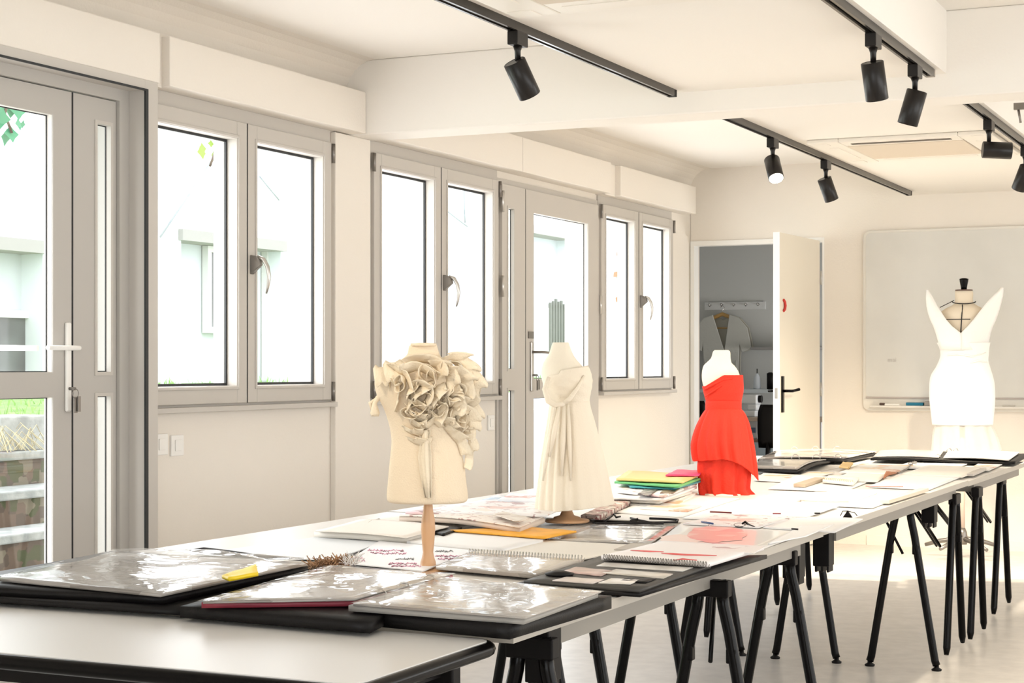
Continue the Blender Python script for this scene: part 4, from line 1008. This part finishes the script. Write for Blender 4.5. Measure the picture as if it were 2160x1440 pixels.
def sheetonly(mb, px, z, n, amp, seed):
    q = random.Random(seed); C4 = quadz(px, z); vs = []
    ph = [q.uniform(0,6) for _ in range(6)]
    for j in range(n+1):
        for i in range(n+1):
            s, t = i/n, j/n; p = (C4[0]*(1-s)+C4[1]*s)*(1-t)+(C4[3]*(1-s)+C4[2]*s)*t
            d = .5+.25*math.sin(7*s+3*t+ph[0])+.2*math.sin(9*t-5*s+ph[1])*math.sin(6*s+ph[2])+.12*math.sin(17*s+11*t+ph[3])
            e = min(1, 6*min(s,1-s,t,1-t)+.15)
            vs.append((p.x, p.y, z+amp*max(0,d)*e))
    mb.add(vs, [(j*(n+1)+i, j*(n+1)+i+1, (j+1)*(n+1)+i+1, (j+1)*(n+1)+i) for j in range(n) for i in range(n)], True); return mb
def inset(px, k):
    cx = sum(p[0] for p in px)/4; cy = sum(p[1] for p in px)/4
    return [(p[0]+(cx-p[0])*k, p[1]+(cy-p[1])*k) for p in px]
def paper(px, z, th, m, name, label, cat, wave=0, seed=1, n=1, curl=None, extra=None):
    o = slab(MB(), px, TT+.0045+z, th, n if not (wave or curl) else max(n, 10), wave, seed, curl).build(name, m)
    return tag(o, label, cat)
def root_of(px, z, name, label, cat, group=None):
    c = quadz(px, z); p = (c[0]+c[1]+c[2]+c[3])/4
    return tag(empty(name, (p.x, p.y, z)), label, cat, group)
def rings_on(parent, pts, z, rad=.013):
    for (u, v) in pts:
        p = pz(u, v, z); m = MB()
        m.tube([p+Vector((rad*math.cos(a)*CA, rad*math.cos(a)*SA, rad*math.sin(a)*1.1)) for a in [math.pi*k/10 for k in range(11)]], .0022, 6)
        m.build('ring', METAL, parent)
B0 = TT+.0045
# 1. big plastic-page portfolio on the left
cov = [(-170,1243),(385,1281),(712,1186),(250,1160)]
r = root_of(cov, B0, 'portfolio_binder', 'large open black portfolio with crumpled plastic pages at the left, nearest the glazed door', 'binder')
slab(MB(), [(-170,1250),(382,1286),(716,1194),(250,1166)], B0, .012, 8, .002, 3).build('cover', BLKC, r)
slab(MB(), [(-150,1234),(345,1258),(668,1190),(236,1163)], B0+.014, .016, 10, .003, 4).build('page_stack', BLKC, r)
slab(MB(), [(0,1222),(338,1255),(655,1188),(240,1166)], B0+.034, .004, 12, .006, 5).build('page', PSM, r)
sheetonly(MB(), [(-6,1214),(340,1252),(660,1185),(236,1160)], B0+.046, 34, .014, 6).build('plastic_sleeve', SLEEVE, r)
sheetonly(MB(), [(228,1174),(520,1190),(668,1178),(236,1158)], B0+.054, 26, .020, 16).build('plastic_sleeve', SLEEVE, r)
sheetonly(MB(), [(28,1232),(250,1248),(240,1242),(20,1212)], B0+.024, 8, .006, 17).build('green_divider', TEAL, r)
slab(MB(), [(468,1214),(484,1220),(545,1209),(540,1191)], B0+.056, .006, 5, .003, 7).build('sticky_tab', YEL, r)
# dark strap of the portfolio behind it
tag(MB().tube([pz(u, v, B0+.045) for u, v in ((400,1161),(430,1160),(480,1166),(540,1173),(600,1177),(640,1178))], [.003,.008,.008,.006,.004,.003], 8).build('binder_strap', BLKC), 'black strap curving behind the plastic page portfolio', 'strap')
# big white drawing sheet by the window edge
paper([(410,1168),(700,1180),(960,1090),(665,1132)], .000, .003, mat('drawing_paper_blue',(.78,.82,.86),.5), 'drawing_sheet', 'large pale blue white sheet on the window side behind the left portfolio', 'paper')
# 2. ring binder, left page
r = root_of([(380,1285),(760,1300),(960,1215),(690,1195)], B0, 'ring_binder', 'thick open black ring binder with plastic pages between the torso stand and the empty table', 'binder')
slab(MB(), [(380,1280),(780,1312),(960,1222),(640,1212)], B0, .022, 10, .003, 8).build('cover', BLKC, r)
slab(MB(), [(425,1272),(750,1268),(955,1214),(690,1196)], B0+.026, .010, 10, .004, 9).build('page_stack', mat('page_stack_red',(.30,.04,.06),.5), r)
slab(MB(), [(428,1270),(748,1264),(950,1211),(692,1196)], B0+.038, .003, 10, .003, 11).build('page', PSM, r)
sheetonly(MB(), [(415,1268),(752,1262),(962,1210),(690,1192)], B0+.046, 28, .016, 10).build('plastic_sleeve', SLEEVE, r)
rings_on(r, [(800,1258),(852,1245),(905,1228)], B0+.032, .016)
# right page of the near binder
slab(MB(), [(770,1290),(1075,1318),(1290,1256),(950,1226)], B0-.003, .028, 10, .002, 12).build('cover', BLKC, r)
slab(MB(), [(735,1278),(1105,1306),(1262,1250),(935,1220)], B0+.027, .010, 10, .002, 13).build('page_stack', PGR, r)
slab(MB(), [(745,1274),(1108,1302),(1268,1247),(932,1218)], B0+.039, .003, 10, .002, 14).build('page', PSM, r)
sheetonly(MB(), [(738,1272),(1112,1302),(1275,1247),(928,1214)], B0+.045, 30, .010, 15).build('plastic_sleeve', SLEEVE, r)
tag(slab(MB(), [(782,1314),(835,1318),(822,1311),(800,1309)], B0-.004, .006, 6, .003, 2).build('fabric_scrap', mat('dark_green_fabric',(.03,.07,.05),.8)), 'tiny dark green scrap sticking out under the near black binder', 'scrap')
# feather / fur ornament
m = MB(); c0 = pz(690, 1192, B0+.04)
for k in range(220):
    t = R.random(); p = pz(655+80*t, 1192-6*t, B0+.045)+Vector((R.uniform(-.01,.01),R.uniform(-.01,.01),R.uniform(-.006,.006)))
    d = Vector((R.uniform(-1,1),R.uniform(-1,1),R.uniform(-.3,1))).normalized()*R.uniform(.012,.026)
    m.tube([p, p+d], .0014, 3, cap=False)
r = root_of([(655,1198),(740,1192),(740,1184),(655,1184)], B0, 'fur_pompom', 'brown fur and feather pom pom between the left portfolio and the torso stand', 'pom pom')
m.build('fur', mat('brown_fur',(.40,.24,.13),.9,var=.4,vscale=40), r)
m = MB()
for k in range(90):
    p = pz(738+R.uniform(-12,14), 1186+R.uniform(-4,6), B0+.045); d = Vector((R.uniform(-1,1),R.uniform(-1,1),R.uniform(0,1.2))).normalized()*R.uniform(.015,.034)
    m.tube([p, p+d], .0009, 3, cap=False)
m.build('white_feathers', mat('feather_white',(.80,.78,.75),.8), r)
MB().tube([pz(725,1186,B0+.04),pz(748,1186,B0+.04)], .010, 10).build('dark_core', BLKC, r)
# 3. sheet with pink writing
paper([(725,1186),(893,1203),(1000,1160),(800,1140)], .004, .003, mat('paper_bluewhite',(.84,.85,.88),.45), 'drawing_sheet', 'white sheet with pink lettering behind the torso stand', 'paper')
def scribble(u0, v0, u1, rows_, dv, m, name, label, z, seed):
    q = random.Random(seed); mb = MB()
    for j in range(rows_):
        u = u0+j*6
        while u < u1+j*6:
            l = q.uniform(3,8); v = v0+j*dv
            mb.tube([pz(u+l*s_, v+(u-u0)*.01+q.uniform(-2.2,2.2), z) for s_ in (0,.25,.5,.75,1)], .0016, 4, cap=False); u += l+q.uniform(.5,2)
    mb.build(name, m, label)
PNKI = mat('pink_ink', (.90,.50,.66), .6); GRYI = mat('grey_ink', (.42,.42,.45), .6)
s0 = bpy.data.objects['drawing_sheet.001']
for a in ((776,1160,850,2,6,PNKI),(918,1172,968,2,6,PNKI),(820,1188,880,2,5,PNKI),(738,1176,762,2,5,PNKI),(728,1168,752,1,5,GRYI),(918,1162,955,1,5,GRYI),(835,1178,870,1,5,GRYI)):
    scribble(a[0],a[1],a[2],a[3],a[4],a[5],'lettering',s0,B0+.0078,int(a[0]))
# 4. spiral bound sleeve book in the middle
def spiral(parent, pa, pb, z, n, rad=.008, m=None):
    a = pz(*pa, z); b = pz(*pb, z); mb = MB(); d = (b-a); L = d.length; d.normalize(); s = Vector((0,0,1)).cross(d)
    for k in range(n):
        c = a+d*L*(k+.5)/n
        mb.tube([c+s*rad*math.cos(t)+Vector((0,0,rad*math.sin(t)))+d*.001*j for j, t in enumerate([2*math.pi*q/9 for q in range(10)])], .0011, 5, cap=False)
    mb.build('spiral_binding', m or METAL, parent)
px = [(920,1194),(1128,1213),(1232,1180),(984,1166)]
r = root_of(px, B0, 'spiral_book', 'spiral bound book of clear plastic pages right of the torso stand', 'book')
slab(MB(), px, B0+.004, .008, 8, .001, 20).build('pages', PSM, r)
sheetonly(MB(), inset(px, .02), B0+.015, 20, .006, 21).build('plastic_sleeve', FLATSL, r)
spiral(r, (986,1162), (1228,1176), B0+.014, 38, .007)
px = [(990,1164),(1232,1178),(1372,1150),(1150,1139)]
paper(px, .003, .003, PCR, 'paper_sheet', 'plain cream sheet behind the spiral bound plastic book', 'paper')
paper([(1295,1158),(1380,1160),(1375,1146),(1330,1145)], .007, .002, mat('taupe_card',(.55,.50,.44),.6), 'card', 'small taupe card lying on the cream sheet', 'card')
# 5. dark sketchbook at the table edge
cov = [(1086,1236),(1352,1254),(1618,1160),(1265,1174)]
r = root_of(cov, B0, 'sketchbook', 'large black page sketchbook with pasted photos at the table edge', 'sketchbook')
slab(MB(), [(1082,1232),(1350,1250),(1618,1170),(1270,1178)], B0, .010, 6, .001, 22).build('cover', BLKC, r)
slab(MB(), [(1105,1225),(1350,1243),(1500,1192),(1265,1174)], B0+.011, .007, 8, .002, 23).build('black_page', BKIN, r)
def pasted(pxs, m, z=.0195, nm='pasted_photo'): slab(MB(), pxs, B0+z, .002, 4, .001, 3).build(nm, m, r)
pasted([(1258,1193),(1440,1204),(1462,1196),(1275,1186)], mat('grey_photo',(.60,.57,.53),.3,var=.2,vscale=20))
pasted([(1185,1205),(1268,1214),(1292,1203),(1215,1195)], mat('skin_photo',(.55,.40,.36),.3,var=.3,vscale=20))
pasted([(1270,1208),(1400,1219),(1420,1210),(1300,1200)], mat('beige_photo',(.62,.57,.50),.3,var=.25,vscale=20))
pasted([(1165,1224),(1250,1230),(1275,1222),(1195,1216)], mat('rose_photo',(.66,.58,.54),.3,var=.2,vscale=20))
pasted([(1262,1229),(1330,1231),(1350,1222),(1290,1219)], mat('ivory_photo',(.72,.68,.62),.3,var=.2,vscale=20))
pasted([(1308,1224),(1362,1228),(1384,1220),(1330,1216)], BLKC)
MB().lathe([(.034,0),(.036,.004),(.012,.010)], tuple(pz(1180,1212,B0+.021)), 20).build('black_oval', BLKC, r)
# white spiral sketch pad behind
px = [(1268,1172),(1492,1188),(1612,1152),(1400,1140)]
r = root_of(px, B0, 'spiral_sketchpad', 'white spiral sketch pad with red and pink marks beyond the black page sketchbook', 'sketchbook')
slab(MB(), px, B0+.0225, .010, 10, .001, 30).build('pages', mat('pad_pages',(.88,.84,.83),.45), r)
spiral(r, (1270,1174), (1490,1190), B0+.032, 40, .007, STEEL)
RI = mat('red_ink', (.70,.14,.13), .5)
for (pts) in (((1395,1166),(1420,1168),(1450,1170),(1512,1171)),((1330,1160),(1370,1163),(1400,1163)),((1420,1181),(1440,1179),(1470,1181))):
    MB().tube([pz(u, v, B0+.0345) for u, v in pts], [.001]+[.003]*(len(pts)-2)+[.001], 5).build('red_mark', RI, r)
px = [(1480,1156),(1590,1166),(1614,1152),(1500,1143)]
paper(px, .031, .002, printed('muted_red_sheet',(.84,.80,.79),[(.62,.22,.24),(.55,.42,.42),(.85,.82,.80)],14,.5,.4), 'sketch_card', 'small card with a dull red strip on the white spiral sketch pad', 'card')
# 6. orange folder, white pad, cream books, open art book
px = [(858,1141),(1060,1158),(1146,1138),(950,1122)]
r = root_of(px, B0, 'drawing_pad', 'white drawing pad under the orange paper', 'pad')
slab(MB(), px, B0, .012, 8, .001, 31).build('page_block', PW, r)
slab(MB(), [(858,1146),(1060,1163),(1150,1141),(955,1128)], B0-.003, .003, 1).build('backing_board', PGR, r)
px = [(948,1118),(1148,1134),(1216,1120),(1122,1112)]
paper(px, .014, .004, ORG, 'orange_paper', 'bright orange paper lying over the white pad near the gown', 'paper', .003, 32)
paper([(905,1120),(935,1127),(975,1112),(930,1108)], .012, .006, BLKC, 'black_card', 'small black card peeking out left of the orange paper', 'card', .003, 5)
px = [(842,1087),(1096,1112),(1150,1087),(900,1066)]
r = root_of(px, B0, 'art_book', 'thick open art book with illustrated cream pages left of the gown', 'book')
slab(MB(), [(842,1090),(1096,1115),(1150,1093),(900,1076)], B0+.016, .014, 10, .001, 33, lambda s, t: .010*math.sin(3.14*s)).build('page_block', mat('page_edges',(.66,.55,.46),.7), r)
slab(MB(), px, B0+.032, .003, 12, .002, 34, lambda s, t: .010*math.sin(3.14*s)).build('open_page', PBK, r)
paper([(1040,1084),(1090,1100),(1120,1092),(1060,1078)], .052, .002, printed('lace_photo',(.70,.62,.54),[(.50,.40,.32),(.78,.72,.64)],26,.6,.6), 'lace_photo', 'small lace photo on the open art book', 'photo', .001)
px = [(662,1122),(858,1136),(950,1112),(765,1096)]
r = root_of(px, B0, 'cream_book', 'closed cream paper book at the window edge left of the torso stand', 'book')
slab(MB(), px, B0+.002, .016, 10, .002, 35, lambda s, t: .004*math.sin(3.14*s)).build('page_block', PCR, r)
slab(MB(), inset([(662,1120),(858,1134),(950,1110),(765,1094)], .02), B0+.023, .002, 10, .002, 36, lambda s, t: .004*math.sin(3.14*s)).build('cover', mat('cream_cover',(.84,.78,.71),.5), r)
MB().tube([pz(u,v,B0+.026) for u, v in ((775,1104),(785,1097),(800,1094),(805,1098),(790,1103))], .002, 6).build('ribbon', mat('taupe_ribbon',(.48,.42,.34),.7), r)
px = [(775,1096),(955,1114),(1000,1104),(830,1088)]
paper(px, .002, .010, PCR, 'notebook', 'thin cream notebook between the cream book and the open art book', 'notebook', .002, 37)
px = [(855,1082),(1150,1088),(1215,1060),(985,1062)]
paper(px, .042, .003, PPK, 'sketch_sheet', 'white sheets with faint red sketches behind the open art book', 'paper', .006, 38)
px = [(940,1074),(1138,1078),(1150,1052),(1052,1044)]
paper(px, .006, .016, PBL, 'newspaper', 'pale blue printed newspaper left of the gown skirt', 'newspaper', .004, 39)
paper([(1050,1054),(1140,1058),(1150,1046),(1080,1040)], .024, .006, PBL, 'newspaper', 'second newspaper sheet at the window edge behind the pale blue one', 'newspaper', .004, 40)
# 7. glossy sleeves around the gown stand
px = [(1150,1138),(1372,1146),(1428,1106),(1256,1104)]
r = root_of(px, B0, 'plastic_folder', 'clear glossy plastic folder lying in front of the gown stand', 'folder')
slab(MB(), px, B0, .003, 8, .001, 41).build('page', PSM, r)
sheetonly(MB(), px, B0+.006, 26, .006, 42).build('plastic_sleeve', FLATSL, r)
px = [(1376,1150),(1600,1160),(1720,1114),(1440,1100)]
r = root_of(px, B0, 'glossy_print', 'glossy print at the table edge mirroring the red dress', 'print')
slab(MB(), px, B0, .003, 8, .0005, 43).build('sheet', mat('semi_gloss_sheet',(.80,.78,.75),.3,coat=.3), r)
def blob(cu, cv, ru, rv, m, z, nm, par, seed=0):
    q = random.Random(seed); pts = [pz(cu+ru*math.cos(a)*q.uniform(.8,1), cv+rv*math.sin(a)*q.uniform(.75,1), z) for a in [6.283*k/26 for k in range(26)]]
    MB().add(pts, [tuple(range(26))]).build(nm, m, par)
blob(1515,1126,70,20, printed('reflection_pink',(.82,.36,.33),[(.86,.50,.46),(.80,.30,.30)],12,.5,.35), B0+.0045, 'dress_reflection', r, 4)  # pink blobs paint the red dress's reflection onto the sheet
blob(1440,1136,55,10, mat('reflection_pale',(.84,.66,.60),.35), B0+.0042, 'dress_reflection', r, 5)
# 8. black straps and small clips
m = MB(); z = B0+.008
m.tube([pz(u,v,z) for u, v in ((1248,1097),(1262,1099),(1320,1101),(1380,1102),(1428,1101),(1430,1096),(1400,1094),(1370,1093))], .0042, 7)
m.tube([pz(u,v,z+.004) for u, v in ((1250,1102),(1270,1103),(1330,1104),(1400,1104))], .003, 7)
m.tube([pz(u,v,z+.006) for u, v in ((1275,1100),(1288,1090),(1295,1084),(1300,1091),(1308,1089))], .0035, 6)
m.box(pz(1330,1102,z-.004), pz(1345,1092,z+.006)); m.tube([pz(1330,1092,z),pz(1345,1096,z),pz(1380,1103,z)], .0035, 6)
tag(m.build('harness_straps', BLKC), 'tangle of thin black garment straps beyond the gown stand', 'straps')
m = MB(); z = B0+.008
m.tube([pz(1560+12*math.cos(a), 1107+4*math.sin(a), z) for a in [6.283*k/12 for k in range(13)]], .0015, 5)
m.tube([pz(1566,1104,z+.003),pz(1572,1100,z+.006),pz(1580,1107,z),pz(1592,1111,z)], [.003,.004,.004,.002], 6)
tag(m.build('eyeglasses_clip', BLACKM), 'small black wire clip on the sheets before the red dress', 'clip')
def clip(u, v, label):
    p = pz(u, v, B0+.006); m = MB()
    m.add([p+Vector((-.016,-.004,0)),p+Vector((.016,-.004,0)),p+Vector((.0,-.004,.024)),p+Vector((-.016,.006,0)),p+Vector((.016,.006,0)),p+Vector((.0,.006,.024))],[(0,1,2),(5,4,3),(0,3,4,1),(1,4,5,2),(2,5,3,0)])
    m.tube([p+Vector((0,0,.022)),p+Vector((-.02,.01,.02)),p+Vector((-.028,.012,.004))],.0015,5).tube([p+Vector((0,0,.022)),p+Vector((.022,.01,.016)),p+Vector((.03,.012,.006))],.0015,5)
    tag(m.build('binder_clip', BLACKM), label, 'clip')
clip(1788, 1091, 'black binder clip standing at the white table edge')
# 9. colourful pile at the window side
zb_ = 0
for i, (px, m, th, lab, nm) in enumerate([
  ([(1262,1060),(1420,1068),(1470,1040),(1290,1030)], PCOL, .006, 'lowest sketch sheets of the pile left of the red dress', 'sketch_sheet'),
  ([(1270,1052),(1390,1058),(1460,1036),(1292,1030)], PCR, .008, 'cream magazine under the photo cards left of the red dress', 'magazine'),
  ([(1290,1048),(1400,1052),(1470,1026),(1300,1018)], PW, .008, 'white magazine below the coloured cards', 'magazine'),
  ([(1302,1036),(1400,1046),(1470,1020),(1300,1014)], PPK, .006, 'pink tinted sheet below the coloured cards', 'sketch_sheet'),
  ([(1330,1026),(1420,1030),(1480,1014),(1310,1012)], TEAL, .005, 'teal card in the coloured pile', 'card'),
  ([(1296,1016),(1430,1026),(1480,1008),(1320,1004)], GRN, .006, 'green card in the coloured pile by the window wall', 'card'),
  ([(1300,1010),(1440,1016),(1478,1000),(1325,992)], YCR, .006, 'yellow card on top of the coloured pile', 'card'),
  ([(1404,1002),(1474,1002),(1484,992),(1428,990)], PNK, .004, 'magenta card at the far corner of the coloured pile', 'card')]):
    paper(px, zb_, th, m, nm, lab, 'paper' if nm == 'sketch_sheet' else nm, .003, 60+i); zb_ += th+.0055
paper([(1345,1042),(1372,1044),(1388,1032),(1362,1030)], .046, .002, printed('dark_photo',(.12,.10,.10),[(.4,.36,.33),(.05,.05,.05)],30,.5,.3), 'photo_card', 'small dark photo on the pile left of the red dress', 'photo', .003, 3)
paper([(1392,1040),(1420,1040),(1434,1030),(1406,1028)], .046, .002, printed('brown_photo',(.18,.11,.07),[(.36,.28,.18),(.08,.06,.05)],30,.5,.3), 'photo_card', 'small brown photo right of the dark one on the pile', 'photo', .003, 4)
paper([(1225,1088),(1262,1090),(1330,1056),(1296,1052)], .002, .016, printed('lace_cloth',(.55,.42,.36),[(.35,.16,.15),(.75,.68,.60),(.25,.20,.16)],40,.6,.9), 'patterned_book', 'patterned book edge just right of the gown hem', 'book', .003, 5)
# 10. white sheets around the red dress and beyond
SH = [
 ([(1300,1080),(1440,1090),(1560,1050),(1400,1040)], .000, PW, 'white sheet just in front left of the red dress'),
 ([(1350,1072),(1450,1078),(1480,1066),(1385,1060)], .004, PCOL, 'small sheet with an orange drawing left in front of the red dress'),
 ([(1440,1092),(1640,1102),(1740,1062),(1560,1052)], .001, PW, 'blank white sheet directly in front of the red dress'),
 ([(1440,1104),(1600,1112),(1680,1090),(1520,1084)], .005, PPK, 'sheet with pink drawings before the red dress'),
 ([(1610,1112),(1760,1122),(1820,1094),(1680,1088)], .004, mat('lined_sheet',(.82,.81,.80),.4), 'white lined sheet near the binder clip'),
 ([(1560,1084),(1700,1090),(1770,1066),(1630,1060)], .007, PW, 'white page with a pencil line right of the red dress front'),
 ([(1680,1062),(1840,1070),(1930,1036),(1760,1030)], .003, PW, 'wide white sheet left of the beige ruler'),
 ([(1680,1052),(1800,1057),(1850,1040),(1720,1036)], .007, PCR, 'cream sheet with a thin ruled line on the wide white sheet'),
 ([(1620,1030),(1780,1036),(1850,1008),(1680,1002)], .003, PW, 'white sheet right of the red dress peplum'),
 ([(1590,1012),(1680,1018),(1760,996),(1620,990)], .002, PCOL, 'sheet with warm photos right behind the red dress'),
 ([(1755,1012),(1850,1016),(1870,1000),(1790,996)], .008, PCR, 'cream spiral page beyond the white sheets'),
 ([(1830,1026),(1960,1032),(2030,1004),(1900,998)], .003, PW, 'white sheet between the ruler and the pencils'),
 ([(1770,996),(1880,1000),(1930,980),(1820,976)], .004, PCOL, 'sheet with ochre sketches before the far portfolio'),
 ([(1900,1000),(2030,1006),(2080,986),(1960,980)], .006, PCR, 'cream sheet near the far end of the table'),
 ([(1880,986),(2010,990),(2050,974),(1930,971)], .002, PW, 'white sheet before the farthest black portfolio'),
 ([(2040,990),(2085,992),(2120,976),(2070,974)], .004, PCOL, 'sheet with a faint orange print at the far right corner'),
 ([(1620,1146),(1700,1130),(1760,1105),(1690,1108)], .006, PW, 'thin white strip sheet at the table edge beside the glossy print'),
]
for i, (px, z, m, lab) in enumerate(SH): paper(px, z, .003, m, 'paper_sheet', lab, 'paper', .001, 70+i)
def bar(ua, va, ub, vb, wd, th, m, name, label, cat, z=0):
    a = pz(ua, va, B0+z); b = pz(ub, vb, B0+z); d = (b-a).normalized(); s = Vector((-d.y, d.x, 0))*wd/2
    return tag(MB().prism([a-s, b-s, b+s, a+s], B0+z, B0+z+th).build(name, m, bevel=.001), label, cat)
BEI = mat('beige_wood', (.76,.66,.52), .5)
bar(1866,1062,1950,1036,.035,.014,BEI,'wooden_ruler','beige wooden strip lying along the table edge','ruler',.006)
bar(2046,1004,2074,992,.03,.012,mat('taupe_pad',(.55,.50,.45),.6),'small_notebook','small taupe notebook at the far table edge','notebook',.004)
bar(1686,1027,1730,1013,.05,.014,mat('cardboard_brown',(.50,.40,.29),.7),'cardboard_pad','brown cardboard edged pad right of the red dress','pad',.008)
px = [(1735,1012),(1800,1018),(1812,1006),(1748,1002)]
spn = root_of(px, B0+.012, 'spiral_notebook', 'small spiral notebook beyond the brown cardboard pad', 'notebook'); slab(MB(), px, B0+.012, .012, 6, .001, 8).build('pages', PCR, spn); spiral(spn, (1735,1010), (1798,1016), B0+.026, 16, .008, mat('brass_wire',(.6,.5,.3),.4))
def thin(pts, m, name, label, cat, rad=.0025, z=.012):
    tag(MB().tube([pz(u, v, B0+z) for u, v in pts], rad, 6).build(name, m), label, cat)
thin([(1498,1079),(1520,1080),(1543,1081)], mat('dark_red_pencil',(.16,.03,.03),.5), 'pencil', 'dark pencil on the white sheet before the red dress', 'pencil', .0035)
thin([(1630,1083),(1647,1083)], mat('maroon_crayon',(.25,.04,.05),.5), 'crayon', 'short maroon crayon on the sheets right of the pencil', 'crayon', .003)
thin([(1670,1115),(1683,1116)], BLACKM, 'crayon', 'tiny black crayon near the table edge', 'crayon', .003)
thin([(1480,1100),(1492,1102),(1504,1104)], mat('navy_pen',(.03,.07,.20),.4), 'pen', 'short navy pen beside the pink drawings', 'pen', .003)
thin([(1718,1082),(1730,1082)], BLACKM, 'crayon', 'tiny dark crayon left of the binder clip', 'crayon', .0025)
thin([(1690,1056),(1740,1058),(1790,1058)], mat('pink_pencil',(.70,.50,.45),.5), 'pencil', 'long pale pencil on the cream ruled sheet', 'pencil', .0025)
thin([(1826,1025),(1860,1026),(1905,1026)], mat('thin_red_thread',(.55,.20,.16),.5), 'red_thread', 'thin red line of thread across the far white sheets', 'thread', .0018)
# bits and scissors
m = MB(); z = B0+.014
m.tube([pz(1864,1008,z),pz(1872,998,z+.01),pz(1890,997,z)], [.003,.012,.004], 6)
tag(m.build('paper_scrap', mat('burnt_orange_scrap',(.42,.16,.07),.6)), 'small curled burnt orange scrap on the far sheets', 'scrap')
m = MB(); m.tube([pz(1896,997,z),pz(1912,989,z),pz(1922,979,z)], .004, 6)
for c_ in ((1921,977),(1929,975)): m.tube([pz(c_[0]+5*math.cos(a), c_[1]+2*math.sin(a), z) for a in [6.283*k/10 for k in range(11)]], .0028, 5)
tag(m.build('scissors', STEEL), 'small dark scissors on the far sheets', 'scissors')
paper([(1770,984),(1790,986),(1800,976),(1778,974)], .012, .006, YCR, 'kraft_scrap', 'small ochre paper scrap before the far portfolio', 'scrap', .003, 9)
# 11. far open portfolios
def wavy(s, t): return .010*math.sin(5.5*t)+.011
px = [(1592,994),(1688,999),(1778,964),(1618,962)]
r = root_of(px, B0, 'ring_portfolio', 'open black ring portfolio right behind the red dress', 'binder')
slab(MB(), px, B0, .010, 12, .001, 90, wavy).build('cover', BLKC, r)
slab(MB(), [(1592,990),(1682,993),(1764,962),(1616,960)], B0+.014, .006, 12, .001, 91, wavy).build('page', PSM, r)
spx = [(1600,967),(1780,967),(1852,952),(1640,949)]
slab(MB(), [(1598,970),(1782,972),(1856,957),(1640,952)], B0+.004, .012, 12, .001, 92, lambda s, t: .010*math.sin(3*s)+.002).build('cover', BLKC, r)
slab(MB(), spx, B0+.020, .006, 12, .001, 93, lambda s, t: .010*math.sin(3*s)+.002).build('page', PPH, r)
rings_on(r, [(1678,967),(1722,967),(1768,966),(1676,950),(1720,949),(1766,949)], B0+.03, .02)
px = [(1828,970),(2150,979),(2160,962),(1860,953)]
r = root_of(px, B0, 'flat_portfolio', 'flat black edged portfolio across the far end of the table', 'binder')
slab(MB(), [(1836,969),(2140,976),(2175,958),(1868,954)], B0+.004, .012, 14, .001, 94, lambda s, t: .006*math.sin(6*s)+.007).build('cover', BLKC, r)
slab(MB(), [(1842,964),(1980,966),(1990,953),(1858,950)], B0+.022, .006, 14, .001, 95, lambda s, t: .006*math.sin(3*s)+.004).build('page', PSM, r)
slab(MB(), [(1990,966),(2128,971),(2150,955),(2000,953)], B0+.022, .006, 14, .001, 96, lambda s, t: .006*math.sin(3*s)+.004).build('page', PCR, r)
rings_on(r, [(1978,964),(2002,951),(2016,951)], B0+.03, .014)
